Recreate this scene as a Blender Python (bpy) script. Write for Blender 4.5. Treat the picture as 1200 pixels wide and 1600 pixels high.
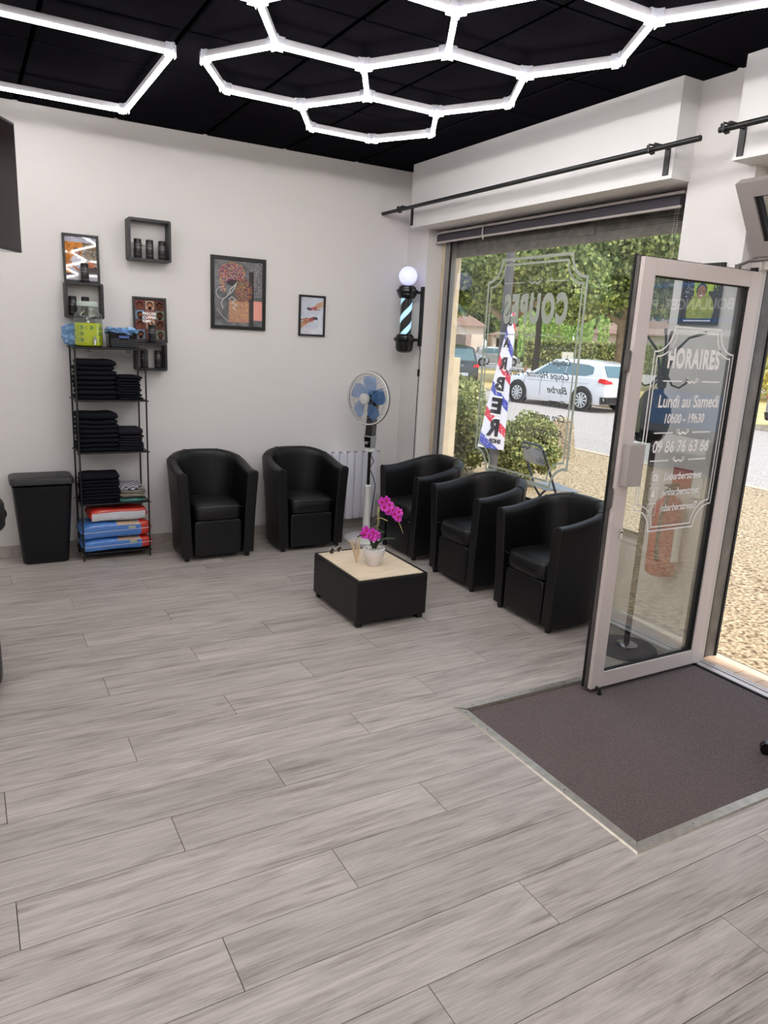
import bpy, bmesh, math, random
import numpy as np
from mathutils import Vector, Matrix
random.seed(7); RNG = np.random.default_rng(7)
for o in list(bpy.data.objects): bpy.data.objects.remove(o)
SC = bpy.context.scene; COL = SC.collection
PI = math.pi
# ------------------------------------------------------------------ camera
H = 1.645
yaw, pit, rol = 0.52277113, 0.23516049, 0.05157436
fwd = Vector((math.sin(yaw)*math.cos(pit), math.cos(yaw)*math.cos(pit), -math.sin(pit)))
r0 = Vector((math.cos(yaw), -math.sin(yaw), 0)); u0 = r0.cross(fwd)
cr = math.cos(rol)*r0 + math.sin(rol)*u0; cu = -math.sin(rol)*r0 + math.cos(rol)*u0
cd = bpy.data.cameras.new('camera'); cam = bpy.data.objects.new('camera', cd); COL.objects.link(cam)
M3 = Matrix((cr, cu, -fwd)).transposed(); cam.matrix_world = Matrix.Translation((0, 0, H)) @ M3.to_4x4()
cd.sensor_fit = 'VERTICAL'; cd.sensor_height = 36; cd.lens = 36*1142.18/1600; cd.clip_start = 0.02; cd.clip_end = 400
SC.camera = cam
# ------------------------------------------------------------------ sky, sun, exposure
W = bpy.data.worlds.new('sky'); SC.world = W; W.use_nodes = True
nt = W.node_tree; bg = nt.nodes['Background']; bg.inputs[1].default_value = 1.6
tc = nt.nodes.new('ShaderNodeTexCoord'); sx = nt.nodes.new('ShaderNodeSeparateXYZ'); rp = nt.nodes.new('ShaderNodeValToRGB')
nt.links.new(tc.outputs['Generated'], sx.inputs[0]); nt.links.new(sx.outputs[2], rp.inputs[0]); nt.links.new(rp.outputs[0], bg.inputs[0])
rp.color_ramp.elements[0].color = (0.92, 0.96, 1, 1); rp.color_ramp.elements[1].color = (0.55, 0.72, 1, 1)
sd = bpy.data.lights.new('sun', 'SUN'); sun = bpy.data.objects.new('sun', sd); COL.objects.link(sun)
sd.energy = 3.6; sd.angle = math.radians(3); sd.color = (1, 0.94, 0.84)
sun.rotation_euler = Vector((0.10, -0.62, 0.78)).to_track_quat('Z', 'Y').to_euler()
sun.location = (8, -6, 9)
SC.view_settings.view_transform = 'Standard'; SC.view_settings.look = 'None'; SC.view_settings.gamma = 1
SC.view_settings.use_curve_mapping = False; SC.view_settings.exposure = 0.0
LED = 37.5

# ------------------------------------------------------------------ materials
def lin(c):
    f = lambda v: v/12.92 if v <= .04045 else ((v+.055)/1.055)**2.4
    return tuple(f(v/255) for v in c) + (1,)
MATS = {}
def mat(name, rgb=None, rough=.5, metal=0., emit=None, es=0., spec=.5, bump=None, var=None, coat=0., attr=None, alpha=None):
    if name in MATS: return MATS[name]
    m = bpy.data.materials.new(name); m.use_nodes = True; n = m.node_tree; b = n.nodes['Principled BSDF']
    if rgb: b.inputs['Base Color'].default_value = lin(rgb)
    b.inputs['Roughness'].default_value = rough; b.inputs['Metallic'].default_value = metal
    b.inputs['Specular IOR Level'].default_value = spec
    b.inputs['Coat Weight'].default_value = coat
    if emit: b.inputs['Emission Color'].default_value = lin(emit); b.inputs['Emission Strength'].default_value = es
    t = None
    def noise(scale, det=4, sc=None):
        nonlocal t
        t = n.nodes.new('ShaderNodeTexCoord'); ns = n.nodes.new('ShaderNodeTexNoise'); ns.inputs['Scale'].default_value = scale
        ns.inputs['Detail'].default_value = det; src = t.outputs['Object']
        if sc:
            mp = n.nodes.new('ShaderNodeMapping'); mp.inputs['Scale'].default_value = sc; n.links.new(src, mp.inputs[0]); src = mp.outputs[0]
        n.links.new(src, ns.inputs['Vector']); return ns
    if var:   # (scale, amount[, stretch]) : colour variation
        ns = noise(var[0], 5, var[2] if len(var) > 2 else None); r = n.nodes.new('ShaderNodeValToRGB')
        c = lin(rgb); a = var[1]
        r.color_ramp.elements[0].position = .3; r.color_ramp.elements[1].position = .7
        r.color_ramp.elements[0].color = tuple(v*(1-a) for v in c[:3]) + (1,); r.color_ramp.elements[1].color = tuple(min(1, v*(1+a)) for v in c[:3]) + (1,)
        n.links.new(ns.outputs['Fac'], r.inputs[0]); n.links.new(r.outputs[0], b.inputs['Base Color'])
    if bump:  # (scale, strength[, stretch])
        ns = noise(bump[0], 3, bump[2] if len(bump) > 2 else None); bp = n.nodes.new('ShaderNodeBump'); bp.inputs['Strength'].default_value = bump[1]
        bp.inputs['Distance'].default_value = .01
        n.links.new(ns.outputs['Fac'], bp.inputs['Height']); n.links.new(bp.outputs[0], b.inputs['Normal'])
    if attr:
        a = n.nodes.new('ShaderNodeVertexColor'); a.layer_name = attr; n.links.new(a.outputs[0], b.inputs['Base Color'])
    MATS[name] = m; return m
def glass_mat(name, tint=(1, 1, 1), ior=1.55, rough=0.0):
    if name in MATS: return MATS[name]
    m = bpy.data.materials.new(name); m.use_nodes = True; n = m.node_tree; n.nodes.clear()
    o = n.nodes.new('ShaderNodeOutputMaterial'); mx = n.nodes.new('ShaderNodeMixShader'); tr = n.nodes.new('ShaderNodeBsdfTransparent')
    gl = n.nodes.new('ShaderNodeBsdfGlossy'); lw = n.nodes.new('ShaderNodeLayerWeight'); lw.inputs['Blend'].default_value = .5; pw = n.nodes.new('ShaderNodeMath'); pw.operation = 'POWER'; pw.inputs[1].default_value = 4.2
    n.links.new(lw.outputs['Facing'], pw.inputs[0]); f0 = ((ior-1)/(ior+1))**2; fr = n.nodes.new('ShaderNodeMath'); fr.operation = 'MULTIPLY_ADD'; fr.inputs[1].default_value = 1-f0; fr.inputs[2].default_value = f0; n.links.new(pw.outputs[0], fr.inputs[0])
    tr.inputs[0].default_value = tuple(tint) + (1,); gl.inputs['Roughness'].default_value = rough
    n.links.new(fr.outputs[0], mx.inputs[0]); n.links.new(tr.outputs[0], mx.inputs[1]); n.links.new(gl.outputs[0], mx.inputs[2]); n.links.new(mx.outputs[0], o.inputs[0])
    MATS[name] = m; return m
def wood_mat(name, dark, mid, light, rnd=True, scale=1.0, rough=.42):
    m = bpy.data.materials.new(name); m.use_nodes = True; n = m.node_tree; b = n.nodes['Principled BSDF']; L = n.links.new
    t = n.nodes.new('ShaderNodeTexCoord'); oi = n.nodes.new('ShaderNodeObjectInfo')
    def nz(sc, det, dist, wmul):
        mp = n.nodes.new('ShaderNodeMapping'); mp.inputs['Scale'].default_value = sc; L(t.outputs['Object'], mp.inputs[0])
        ns = n.nodes.new('ShaderNodeTexNoise'); ns.noise_dimensions = '4D'; ns.inputs['Scale'].default_value = scale; ns.inputs['Detail'].default_value = det
        ns.inputs['Distortion'].default_value = dist; ns.inputs['Roughness'].default_value = .62; L(mp.outputs[0], ns.inputs['Vector'])
        mu = n.nodes.new('ShaderNodeMath'); mu.operation = 'MULTIPLY'; mu.inputs[1].default_value = wmul; L(oi.outputs['Random'], mu.inputs[0]); L(mu.outputs[0], ns.inputs['W'])
        return ns
    a = nz((1.3, 9, 1), 6, 2.0, 37.); c = nz((6, 190, 1), 3, .25, 91.); d = nz((2.4, 38, 1), 5, 1.3, 53.)
    s = n.nodes.new('ShaderNodeMath'); s.operation = 'MULTIPLY_ADD'; s.inputs[1].default_value = .28; L(c.outputs['Fac'], s.inputs[0])
    s2 = n.nodes.new('ShaderNodeMath'); s2.operation = 'MULTIPLY_ADD'; s2.inputs[1].default_value = .32; L(d.outputs['Fac'], s2.inputs[0])
    s3 = n.nodes.new('ShaderNodeMath'); s3.operation = 'MULTIPLY'; s3.inputs[1].default_value = .40; L(a.outputs['Fac'], s3.inputs[0])
    L(s3.outputs[0], s2.inputs[2]); L(s2.outputs[0], s.inputs[2])
    r = n.nodes.new('ShaderNodeValToRGB'); L(s.outputs[0], r.inputs[0]); e = r.color_ramp.elements
    e[0].position = .37; e[0].color = lin(dark); e[1].position = .60; e[1].color = lin(light); k = e.new(.47); k.color = lin(mid)
    hv = n.nodes.new('ShaderNodeHueSaturation'); mr = n.nodes.new('ShaderNodeMapRange'); mr.inputs[3].default_value = .91; mr.inputs[4].default_value = 1.07
    L(oi.outputs['Random'], mr.inputs[0]); L(mr.outputs[0], hv.inputs['Value']); L(r.outputs[0], hv.inputs['Color']); L(hv.outputs[0], b.inputs['Base Color'])
    bp = n.nodes.new('ShaderNodeBump'); bp.inputs['Strength'].default_value = .12; bp.inputs['Distance'].default_value = .004; L(s.outputs[0], bp.inputs['Height']); L(bp.outputs[0], b.inputs['Normal'])
    b.inputs['Roughness'].default_value = rough; MATS[name] = m; return m
def gravel_mat(name, c1, c2, c3, scale, rough=.9):
    m = bpy.data.materials.new(name); m.use_nodes = True; n = m.node_tree; b = n.nodes['Principled BSDF']; L = n.links.new
    t = n.nodes.new('ShaderNodeTexCoord'); v = n.nodes.new('ShaderNodeTexVoronoi'); v.inputs['Scale'].default_value = scale; L(t.outputs['Object'], v.inputs['Vector'])
    ns = n.nodes.new('ShaderNodeTexNoise'); ns.inputs['Scale'].default_value = scale*.9; ns.inputs['Detail'].default_value = 4; L(t.outputs['Object'], ns.inputs['Vector'])
    r = n.nodes.new('ShaderNodeValToRGB'); e = r.color_ramp.elements; e[0].position = .36; e[0].color = lin(c1); e[1].position = .62; e[1].color = lin(c3); k = e.new(.47); k.color = lin(c2)
    L(ns.outputs['Fac'], r.inputs[0]); L(r.outputs[0], b.inputs['Base Color']); b.inputs['Roughness'].default_value = rough
    bp = n.nodes.new('ShaderNodeBump'); bp.inputs['Strength'].default_value = .6; bp.inputs['Distance'].default_value = .01; L(v.outputs['Distance'], bp.inputs['Height']); L(bp.outputs[0], b.inputs['Normal'])
    MATS[name] = m; return m

M_wall = mat('white_wall_paint', (222, 218, 216), .75, bump=(160, .05))
M_soff = mat('white_box_paint', (226, 224, 223), .6)
M_ceil = mat('black_ceiling_tile', (23, 22, 26), 1., bump=(220, .15), spec=.0)
M_grid = mat('black_ceiling_grid', (2, 2, 3), 1., spec=0.)
M_plank = wood_mat('grey_oak_plank', (124, 114, 107), (165, 156, 150), (192, 184, 178))
M_gap = mat('plank_joint_dark', (44, 39, 36), .9)
M_leather = mat('black_faux_leather', (10, 10, 12), .42, bump=(260, .12), spec=.45)
M_seam = mat('black_thread', (5, 5, 6), .7)
M_blackm = mat('black_powder_coat', (15, 15, 17), .45)
M_blackp = mat('black_gloss_plastic', (10, 10, 11), .18)
M_alu = mat('brushed_aluminium', (200, 192, 189), .38, .2, bump=(60, .05, (1, 1, .05)))
M_alud = mat('dark_weathered_aluminium', (104, 100, 98), .5, .6, var=(9, .25))
M_trim = mat('steel_floor_trim', (178, 170, 158), .35, .75, var=(30, .15))
M_gasket = mat('black_rubber_gasket', (12, 12, 12), .7)
M_glass = glass_mat('clear_window_glass', (.97, .98, .975))
M_chrome = mat('chrome', (220, 220, 222), .12, 1.)
M_vinyl = mat('white_vinyl_film', (246, 242, 240), .6)
def film(name, c):
    m = mat(name, c, .6); n = m.node_tree; tr = n.nodes.new('ShaderNodeBsdfTranslucent'); tr.inputs[0].default_value = lin(c); mx = n.nodes.new('ShaderNodeMixShader'); mx.inputs[0].default_value = .35
    n.links.new(n.nodes['Principled BSDF'].outputs[0], mx.inputs[1]); n.links.new(tr.outputs[0], mx.inputs[2]); n.links.new(mx.outputs[0], n.nodes['Material Output'].inputs[0]); return m
M_vinylg = film('frosted_grey_vinyl', (176, 182, 170))
M_vinyld = mat('grey_vinyl_script', (92, 98, 96), .6)
M_mat = mat('brown_grey_entrance_carpet', (106, 95, 94), .95, spec=.1, var=(330, .6), bump=(500, .5, (1, .25, 1)))
M_concr = gravel_mat('aggregate_pavement', (104, 84, 62), (176, 150, 116), (214, 194, 160), 42)
M_boll = gravel_mat('exposed_aggregate_concrete', (110, 92, 70), (170, 150, 120), (200, 184, 156), 40)
M_asph = gravel_mat('pale_asphalt', (150, 140, 132), (182, 172, 164), (202, 192, 184), 40)
M_white = mat('white_plastic', (226, 226, 224), .35)
M_tube = mat('lit_led_diffuser', (255, 255, 255), .4, emit=(255, 252, 250), es=LED)
M_hous = mat('white_lamp_housing', (200, 198, 204), .35)
M_clear = mat('clear_acrylic', (226, 228, 236), .2, spec=.7); M_clear.node_tree.nodes['Principled BSDF'].inputs['Alpha'].default_value = .35

# ------------------------------------------------------------------ mesh helpers
class MB:
    def __init__(s): s.v = []; s.f = []; s.m = []
    def add(s, vs, fs, mi=0):
        o = len(s.v); s.v += [tuple(v) for v in vs]; s.f += [tuple(i+o for i in f) for f in fs]
        s.m += ([mi]*len(fs) if isinstance(mi, int) else list(mi)); return s
    def box(s, a, b, mi=0, mtx=None):
        x0, x1 = sorted((a[0], b[0])); y0, y1 = sorted((a[1], b[1])); z0, z1 = sorted((a[2], b[2]))
        vs = [Vector(p) for p in ((x0,y0,z0),(x1,y0,z0),(x1,y1,z0),(x0,y1,z0),(x0,y0,z1),(x1,y0,z1),(x1,y1,z1),(x0,y1,z1))]
        if mtx: vs = [mtx @ v for v in vs]
        return s.add(vs, [(0,3,2,1),(4,5,6,7),(0,1,5,4),(1,2,6,5),(2,3,7,6),(3,0,4,7)], mi)
    def loft(s, rings, closed=True, caps=True, mi=0):
        n = len(rings[0]); o = [p for r in rings for p in r]; fs = []
        for i in range(len(rings)-1):
            for j in range(n if closed else n-1):
                a = i*n+j; b = i*n+(j+1) % n; fs.append((a, b, b+n, a+n))
        if caps and closed: fs.append(tuple(range(n-1, -1, -1))); fs.append(tuple((len(rings)-1)*n+j for j in range(n)))
        return s.add(o, fs, mi)
    def tube(s, pts, r, n=8, mi=0, caps=True, closed=False):
        pts = [Vector(p) for p in pts]; k = len(pts); rs = r if isinstance(r, (list, tuple)) else [r]*k; rings = []; up = None
        for i, p in enumerate(pts):
            if closed: t = (pts[(i+1) % k]-pts[i-1]).normalized()
            else: t = (pts[min(i+1, k-1)]-pts[max(i-1, 0)]).normalized()
            if up is None: up = t.orthogonal().normalized()
            up = (up - t*up.dot(t)); up = up.normalized() if up.length > 1e-6 else t.orthogonal().normalized()
            w = t.cross(up); rings.append([p + (up*math.cos(2*PI*j/n) + w*math.sin(2*PI*j/n))*rs[i] for j in range(n)])
        if closed: rings.append(rings[0]); caps = False
        return s.loft(rings, True, caps, mi)
    def cyl(s, a, b, r, n=16, mi=0): return s.tube([a, b], r, n, mi)
    def lathe(s, prof, n=24, c=(0, 0, 0), mi=0, axis=None):
        mtx = Matrix.Translation(c) @ (Vector((0, 0, 1)).rotation_difference(Vector(axis)).to_matrix().to_4x4() if axis else Matrix())
        rings = [[mtx @ Vector((max(r, 1e-4)*math.cos(2*PI*j/n), max(r, 1e-4)*math.sin(2*PI*j/n), z)) for j in range(n)] for r, z in prof]
        if not isinstance(mi, int): mi = [m for m in mi for _ in range(n)] + [mi[0], mi[-1]]
        return s.loft(rings, True, True, mi)
    def sq(s, c, d, e1=.3, e2=.3, nu=28, nv=14, fn=None, mi=0, mfn=None):
        sp = lambda v, e: math.copysign(abs(v)**e, v); vs = []; fs = []; ms = []
        for i in range(nv+1):
            et = -PI/2 + PI*i/nv
            for j in range(nu):
                om = 2*PI*j/nu
                p = Vector((sp(math.cos(et), e1)*sp(math.cos(om), e2), sp(math.cos(et), e1)*sp(math.sin(om), e2), sp(math.sin(et), e1)))
                q = Vector((c[0]+p.x*d[0]/2, c[1]+p.y*d[1]/2, c[2]+p.z*d[2]/2))
                if fn: q = fn(p, q)
                vs.append(q)
        for i in range(nv):
            for j in range(nu):
                a = i*nu+j; b = i*nu+(j+1) % nu; f = (a, b, b+nu, a+nu); fs.append(f)
                ms.append(mfn((Vector(vs[a])+Vector(vs[b+nu]))/2) if mfn else mi)
        return s.add(vs, fs, ms)
    def build(s, name, mats, parent=None, world=False, smooth=None, bevel=0, seg=2, link=True):
        me = bpy.data.meshes.new(name)
        off = Vector(parent_world(parent)) if (world and parent) else Vector((0, 0, 0))
        me.from_pydata([tuple(Vector(v)-off) for v in s.v], [], s.f)
        mats = mats if isinstance(mats, (list, tuple)) else [mats]
        for m in mats: me.materials.append(m)
        if len(mats) > 1: me.polygons.foreach_set('material_index', s.m)
        if smooth is not None:
            bm = bmesh.new(); bm.from_mesh(me); bmesh.ops.remove_doubles(bm, verts=bm.verts, dist=1e-5)
            for f in bm.faces: f.smooth = True
            for e in bm.edges:
                if len(e.link_faces) == 2 and e.calc_face_angle(0) > math.radians(smooth): e.smooth = False
            bmesh.ops.recalc_face_normals(bm, faces=bm.faces); bm.to_mesh(me); bm.free()
        me.update(); o = bpy.data.objects.new(name, me); COL.objects.link(o)
        if parent: o.parent = parent
        if bevel:
            b = o.modifiers.new('bevel', 'BEVEL'); b.width = bevel; b.segments = seg; b.limit_method = 'ANGLE'; b.harden_normals = False
        return o
def parent_world(o):
    p = Vector((0, 0, 0))
    while o: p += o.location; o = o.parent
    return p
def tag(o, label, cat=None, group=None, kind=None):
    if label: o['label'] = label
    if cat: o['category'] = cat
    if group: o['group'] = group
    if kind: o['kind'] = kind
    return o
def thing(name, label, cat, loc=(0, 0, 0), rz=0, group=None):
    o = bpy.data.objects.new(name, None); COL.objects.link(o); o.empty_display_size = .05; o.location = loc; o.rotation_euler = (0, 0, rz)
    return tag(o, label, cat, group)
KIDS = {}
def kids(o): return [c for c in bpy.data.objects if c.parent is o]
def copy_tree(o, parent=None):
    c = o.copy(); COL.objects.link(c); c.parent = parent
    for ch in kids(o): copy_tree(ch, c)
    return c
def struct(mb, name, mats, **k): o = mb.build(name, mats, **k); o['kind'] = 'structure'; return o
def rect_ring(mb, a0, a1, b0, b1, w, d0, d1, plane, mi=0, ws=None):
    """picture-frame ring: axes a,b in plane ('xz' depth y, 'yz' depth x)"""
    wl, wr, wb, wt = ws or (w, w, w, w)
    def P(a, b, d): return (a, d, b) if plane == 'xz' else (d, a, b)
    for (p, q, r, s) in ((a0, a0+wl, b0, b1), (a1-wr, a1, b0, b1), (a0+wl, a1-wr, b0, b0+wb), (a0+wl, a1-wr, b1-wt, b1)):
        mb.box(P(p, r, d0), P(q, s, d1), mi)
def clip_y(r, hole):
    x0, x1, y0, y1 = r; a0, a1, b0, b1 = hole
    if x1 <= a0 or x0 >= a1 or y1 <= b0 or y0 >= b1: return [r]
    out = []
    if x0 < a0: out.append((x0, a0, y0, y1))
    if x1 > a1: out.append((a1, x1, y0, y1))
    m0, m1 = max(x0, a0), min(x1, a1)
    if y0 < b0: out.append((m0, m1, y0, b0))
    if y1 > b1: out.append((m0, m1, b1, y1))
    return out

# planar drawing (vinyl, prints): u,v axes at an origin
class Flat:
    def __init__(s, o, u, v, off=0.): s.o = Vector(o); s.u = Vector(u); s.v = Vector(v); s.n = s.u.cross(s.v).normalized()*off; s.mb = MB()
    def P(s, a, b): return s.o + s.u*a + s.v*b + s.n
    def line(s, pts, w, closed=False, mi=0):
        k = len(pts); vs = []; fs = []; pts = [Vector((p[0], p[1])) for p in pts]
        for i, p in enumerate(pts):
            if closed: d = (pts[(i+1) % k]-p).normalized(), (p-pts[i-1]).normalized()
            else:
                a = pts[min(i+1, k-1)]-pts[min(i, k-2)]; b = pts[max(i, 1)]-pts[max(i-1, 0)]; d = a.normalized(), b.normalized()
            n0 = Vector((-d[0].y, d[0].x)); n1 = Vector((-d[1].y, d[1].x)); n = (n0+n1); n = n.normalized() if n.length > .1 else n0
            m = w/2/max(.4, n.dot(n0)); wi = m; vs += [s.P(*(p+n*wi)), s.P(*(p-n*wi))]
        for i in range(k if closed else k-1):
            j = (i+1) % k; fs.append((2*i, 2*i+1, 2*j+1, 2*j))
        s.mb.add(vs, fs, mi); return s
    def poly(s, pts, mi=0): s.mb.add([s.P(*p) for p in pts], [tuple(range(len(pts)))], mi); return s
    def text(s, txt, x, y, h, w=None, shear=0, align='LEFT', bold=0., mi=0, sp=1.):
        cu = bpy.data.curves.new('t', 'FONT'); cu.body = txt; cu.size = 1; cu.shear = shear; cu.offset = bold; cu.resolution_u = 4; cu.space_character = sp
        ob = bpy.data.objects.new('t', cu); COL.objects.link(ob); dg = bpy.context.evaluated_depsgraph_get(); dg.update()
        me = bpy.data.meshes.new_from_object(ob.evaluated_get(dg)); co = [v.co.copy() for v in me.vertices]; fs = [tuple(p.vertices) for p in me.polygons]
        bpy.data.objects.remove(ob); bpy.data.curves.remove(cu); bpy.data.meshes.remove(me)
        if not co: return s
        x0 = min(c.x for c in co); x1 = max(c.x for c in co); sy = h/.70; sxx = (w/(x1-x0)) if w else sy
        ox = {'LEFT': 0, 'CENTER': -.5, 'RIGHT': -1}[align]*(x1-x0)*sxx
        s.mb.add([s.P(x+ox+(c.x-x0)*sxx, y+c.y*sy) for c in co], fs, mi); return s
    def build(s, name, mats, parent=None, world=True): return s.mb.build(name, mats, parent, world)
def moustache(F, cx, cy, w, mi=0):
    for sg in (-1, 1):
        pts = []
        for i in range(15):
            t = i/14; a = t*1.15*PI
            pts.append((cx+sg*w*(.02+.34*t), cy-.10*w*math.sin(PI*t*1.0)+.03*w))
        F.line(pts, w*.10, mi=mi)
        F.line([(cx+sg*w*(.38+.09*math.cos(b)), cy+w*(.09+.09*math.sin(b))) for b in [(-.5+1.6*i/10)*PI if sg > 0 else (-.5+1.6*i/10)*PI for i in range(11)]], w*.045, mi=mi)
def divider(F, cx, cy, L, gap, th, mi=0):
    F.poly([(cx-L/2, cy-th/2), (cx-gap/2, cy-th/2), (cx-gap/2, cy+th/2), (cx-L/2, cy+th/2)], mi)
    F.poly([(cx+gap/2, cy-th/2), (cx+L/2, cy-th/2), (cx+L/2, cy+th/2), (cx+gap/2, cy+th/2)], mi)
    moustache(F, cx, cy, gap*.62, mi)
def notch(x0, x1, y0, y1, r, k=8):
    pts = []
    for cx, cy, a0 in ((x0, y0, 90), (x1, y0, 180), (x1, y1, 270), (x0, y1, 0)):
        seg = [(cx+r*math.cos(math.radians(a0-90*i/k)), cy+r*math.sin(math.radians(a0-90*i/k))) for i in range(k+1)]
        pts += seg
    return pts
# painted print: raster grid with colour attribute
def raster_panel(name, img, P, parent=None, world=True, rough=.08, coat=0.):
    h, w, _ = img.shape; mb = MB(); vs = [P(i/w, j/h) for j in range(h+1) for i in range(w+1)]
    fs = [(j*(w+1)+i, j*(w+1)+i+1, (j+1)*(w+1)+i+1, (j+1)*(w+1)+i) for j in range(h) for i in range(w)]
    mb.add(vs, fs); o = mb.build(name, mat('printed_sheet_%d' % int(rough*100), rough=rough, attr='ink', spec=.5), parent, world)
    ca = o.data.color_attributes.new('ink', 'FLOAT_COLOR', 'CORNER'); c = np.ones((h*w, 4, 4)); i2 = np.clip(img, 0, 1).reshape(-1, 3)
    i2 = np.where(i2 <= .04045, i2/12.92, ((i2+.055)/1.055)**2.4); c[:, :, :3] = i2[:, None, :]
    ca.data.foreach_set('color', c.reshape(-1)); return o
def fnoise(h, w, sc, seed=0):
    r = np.random.default_rng(seed); out = np.zeros((h, w)); amp = 1; tot = 0
    for o in range(4):
        gy, gx = max(2, int(sc*2**o*h/w)+2), int(sc*2**o)+2; g = r.random((gy, gx)); y = np.linspace(0, gy-1.001, h); x = np.linspace(0, gx-1.001, w)
        yi = y.astype(int); xi = x.astype(int); fy = (y-yi)[:, None]; fx = (x-xi)[None]
        out += amp*(g[yi][:, xi]*(1-fy)*(1-fx)+g[yi+1][:, xi]*fy*(1-fx)+g[yi][:, xi+1]*(1-fy)*fx+g[yi+1][:, xi+1]*fy*fx); tot += amp; amp *= .55
    return out/tot
class Paint:
    def __init__(s, w, h, c): s.a = np.ones((h, w, 3))*np.array(c)/255; s.h = h; s.w = w; s.Y, s.X = np.mgrid[0:h, 0:w]; s.X = (s.X+.5)/w; s.Y = (s.Y+.5)/h
    def put(s, m, c, k=1.): s.a[m] = s.a[m]*(1-k)+np.array(c)/255*k; return s
    def ell(s, cx, cy, rx, ry, c, k=1., rot=0):
        dx = s.X-cx; dy = s.Y-cy; ca, sa = math.cos(rot), math.sin(rot); u = (dx*ca+dy*sa)/rx; v = (-dx*sa+dy*ca)/ry; return s.put(u*u+v*v < 1, c, k)
    def rect(s, x0, y0, x1, y1, c, k=1.): return s.put((s.X > x0) & (s.X < x1) & (s.Y > y0) & (s.Y < y1), c, k)
    def seg(s, x0, y0, x1, y1, r, c, k=1.):
        asp = s.h/s.w; dx, dy = x1-x0, (y1-y0)*asp; t = np.clip(((s.X-x0)*dx+(s.Y-y0)*asp*dy)/(dx*dx+dy*dy+1e-9), 0, 1)
        d = np.hypot(s.X-x0-t*dx, (s.Y-y0)*asp-t*dy); return s.put(d < r, c, k)
    def grain(s, amt, sc=12, seed=1): s.a *= (1+amt*(fnoise(s.h, s.w, sc, seed)[..., None]-.5)*2); return s
    def speck(s, m, cols, p=.5, seed=2):
        r = np.random.default_rng(seed); k = (r.random(s.X.shape) < p) & m; idx = r.integers(0, len(cols), s.X.shape); s.a[k] = (np.array(cols)/255)[idx[k]]; return s
    def head(s, cx, cy, r, skin, hair, beard=None, asp=1.):
        s.ell(cx, cy-r*.25*asp, r*1.05, r*1.15*asp, hair); s.ell(cx, cy+r*.12*asp, r*.85, r*1.1*asp, skin)
        if beard: s.ell(cx, cy+r*.75*asp, r*.7, r*.5*asp, beard); s.ell(cx, cy+r*.62*asp, r*.28, r*.1*asp, (150, 80, 70))
        for q in (-.35, .35): s.ell(cx+q*r, cy, r*.13, r*.09*asp, (30, 20, 18))
        return s

# ================================================================== STRUCTURE
XW, YB, ZC, XL, YF = 3.31, 5.575, 2.962, -3.5, -7.0
HOLE = (1.852, 3.36, 1.392, 2.475)
fb = MB()
for r in clip_y((XL, 3.62, YF, YB), (HOLE[0]+.01, HOLE[1], HOLE[2]+.01, HOLE[3]-.01)): fb.box((r[0], r[2], -.06), (r[1], r[3], -.0165))
fb.box((HOLE[0], HOLE[2], -.08), (3.62, HOLE[3], -.0585))
fb.box((XL, YF, -.0165), (3.31, .30, 0), 1)
floor = struct(fb, 'floor', [M_gap, M_plank])
PW, PL, PY0 = .19315, 1.3785, 1.0845
JX = {-1: 1.135, 0: .5727, 1: .853, 2: .3105, 3: .5705, 4: .0112, 5: .3093, 6: .566, 7: .009, 8: .2875, 9: .5675, 10: .847, 11: .2845, 12: .566, 13: .85,
      14: .2755, 15: .568, 16: .846, 17: .281, 18: .561, 19: .841, -2: .30, -3: .72, -4: .02, -5: .45, 20: .1, 21: .5, 22: .3, 23: .6}
for k in range(-4, 24):
    y0, y1 = PY0+k*PW, min(PY0+(k+1)*PW, YB)
    y0 = max(y0, .30)
    if y1-y0 < .01: continue
    j = JX[k]*H
    while j > XL: j -= PL
    while j < 3.36:
        xa, xb = max(j, XL), min(j+PL, 3.36 if y0 < 5.26 else 3.31); j += PL
        if xb-xa < .02: continue
        g = .0012; mb = MB(); cx, cy = (xa+xb)/2, (y0+y1)/2
        for r in clip_y((xa+g, xb-g, y0+g, y1-g), HOLE):
            if r[1]-r[0] < .004 or r[3]-r[2] < .004: continue
            mb.box((r[0]-cx, r[2]-cy, -.014), (r[1]-cx, r[3]-cy, 0))
        if not mb.v: continue
        o = mb.build('plank', M_plank, floor); o.location = (cx, cy, 0)
bb = MB().box((XL, YB-.013, 0), (3.3, YB, .08)); struct(bb, 'baseboard_back', M_plank)
bb = MB().box((XW-.012, 5.27, 0), (XW, YB-.013, .08)); struct(bb, 'baseboard_right', M_plank)
struct(MB().box((XL-.1, YB, -.05), (3.62, YB+.12, 3.1)), 'wall_back', M_wall)
struct(MB().box((XL-.12, YF, -.05), (XL, YB, 3.1)), 'wall_left', M_wall)
struct(MB().box((XL-.12, YF-.12, -.05), (3.62, YF, 3.1)), 'wall_front', M_wall)
wall_right = None
for a_, b_ in (((XW, 2.41, -.05), (3.62, 2.79, 3.1)), ((XW, 5.26, 0), (3.62, YB, 3.1)), ((XW, 2.79, 2.50), (3.62, 5.26, 3.1)), ((3.362, 2.79, -.05), (3.60, 5.26, .52)), ((XW, 1.45, 2.52), (3.62, 2.41, 3.1)), ((XW, YF, -.05), (3.62, 1.45, 3.1))):
    o = struct(MB().box(a_, b_), 'wall_right', M_wall); wall_right = wall_right or o
s = MB().box((3.172, 2.782, 2.512), (XW, 5.316, ZC)).box((3.170, 2.780, 2.494), (XW+.002, 5.316, 2.512)); s.build('boxed_beam', M_soff, wall_right)
s = MB().box((3.172, -.6, 2.536), (XW, 2.440, ZC)).box((3.170, -.6, 2.518), (XW+.002, 2.443, 2.536)); s.build('boxed_beam', M_soff, wall_right)
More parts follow.
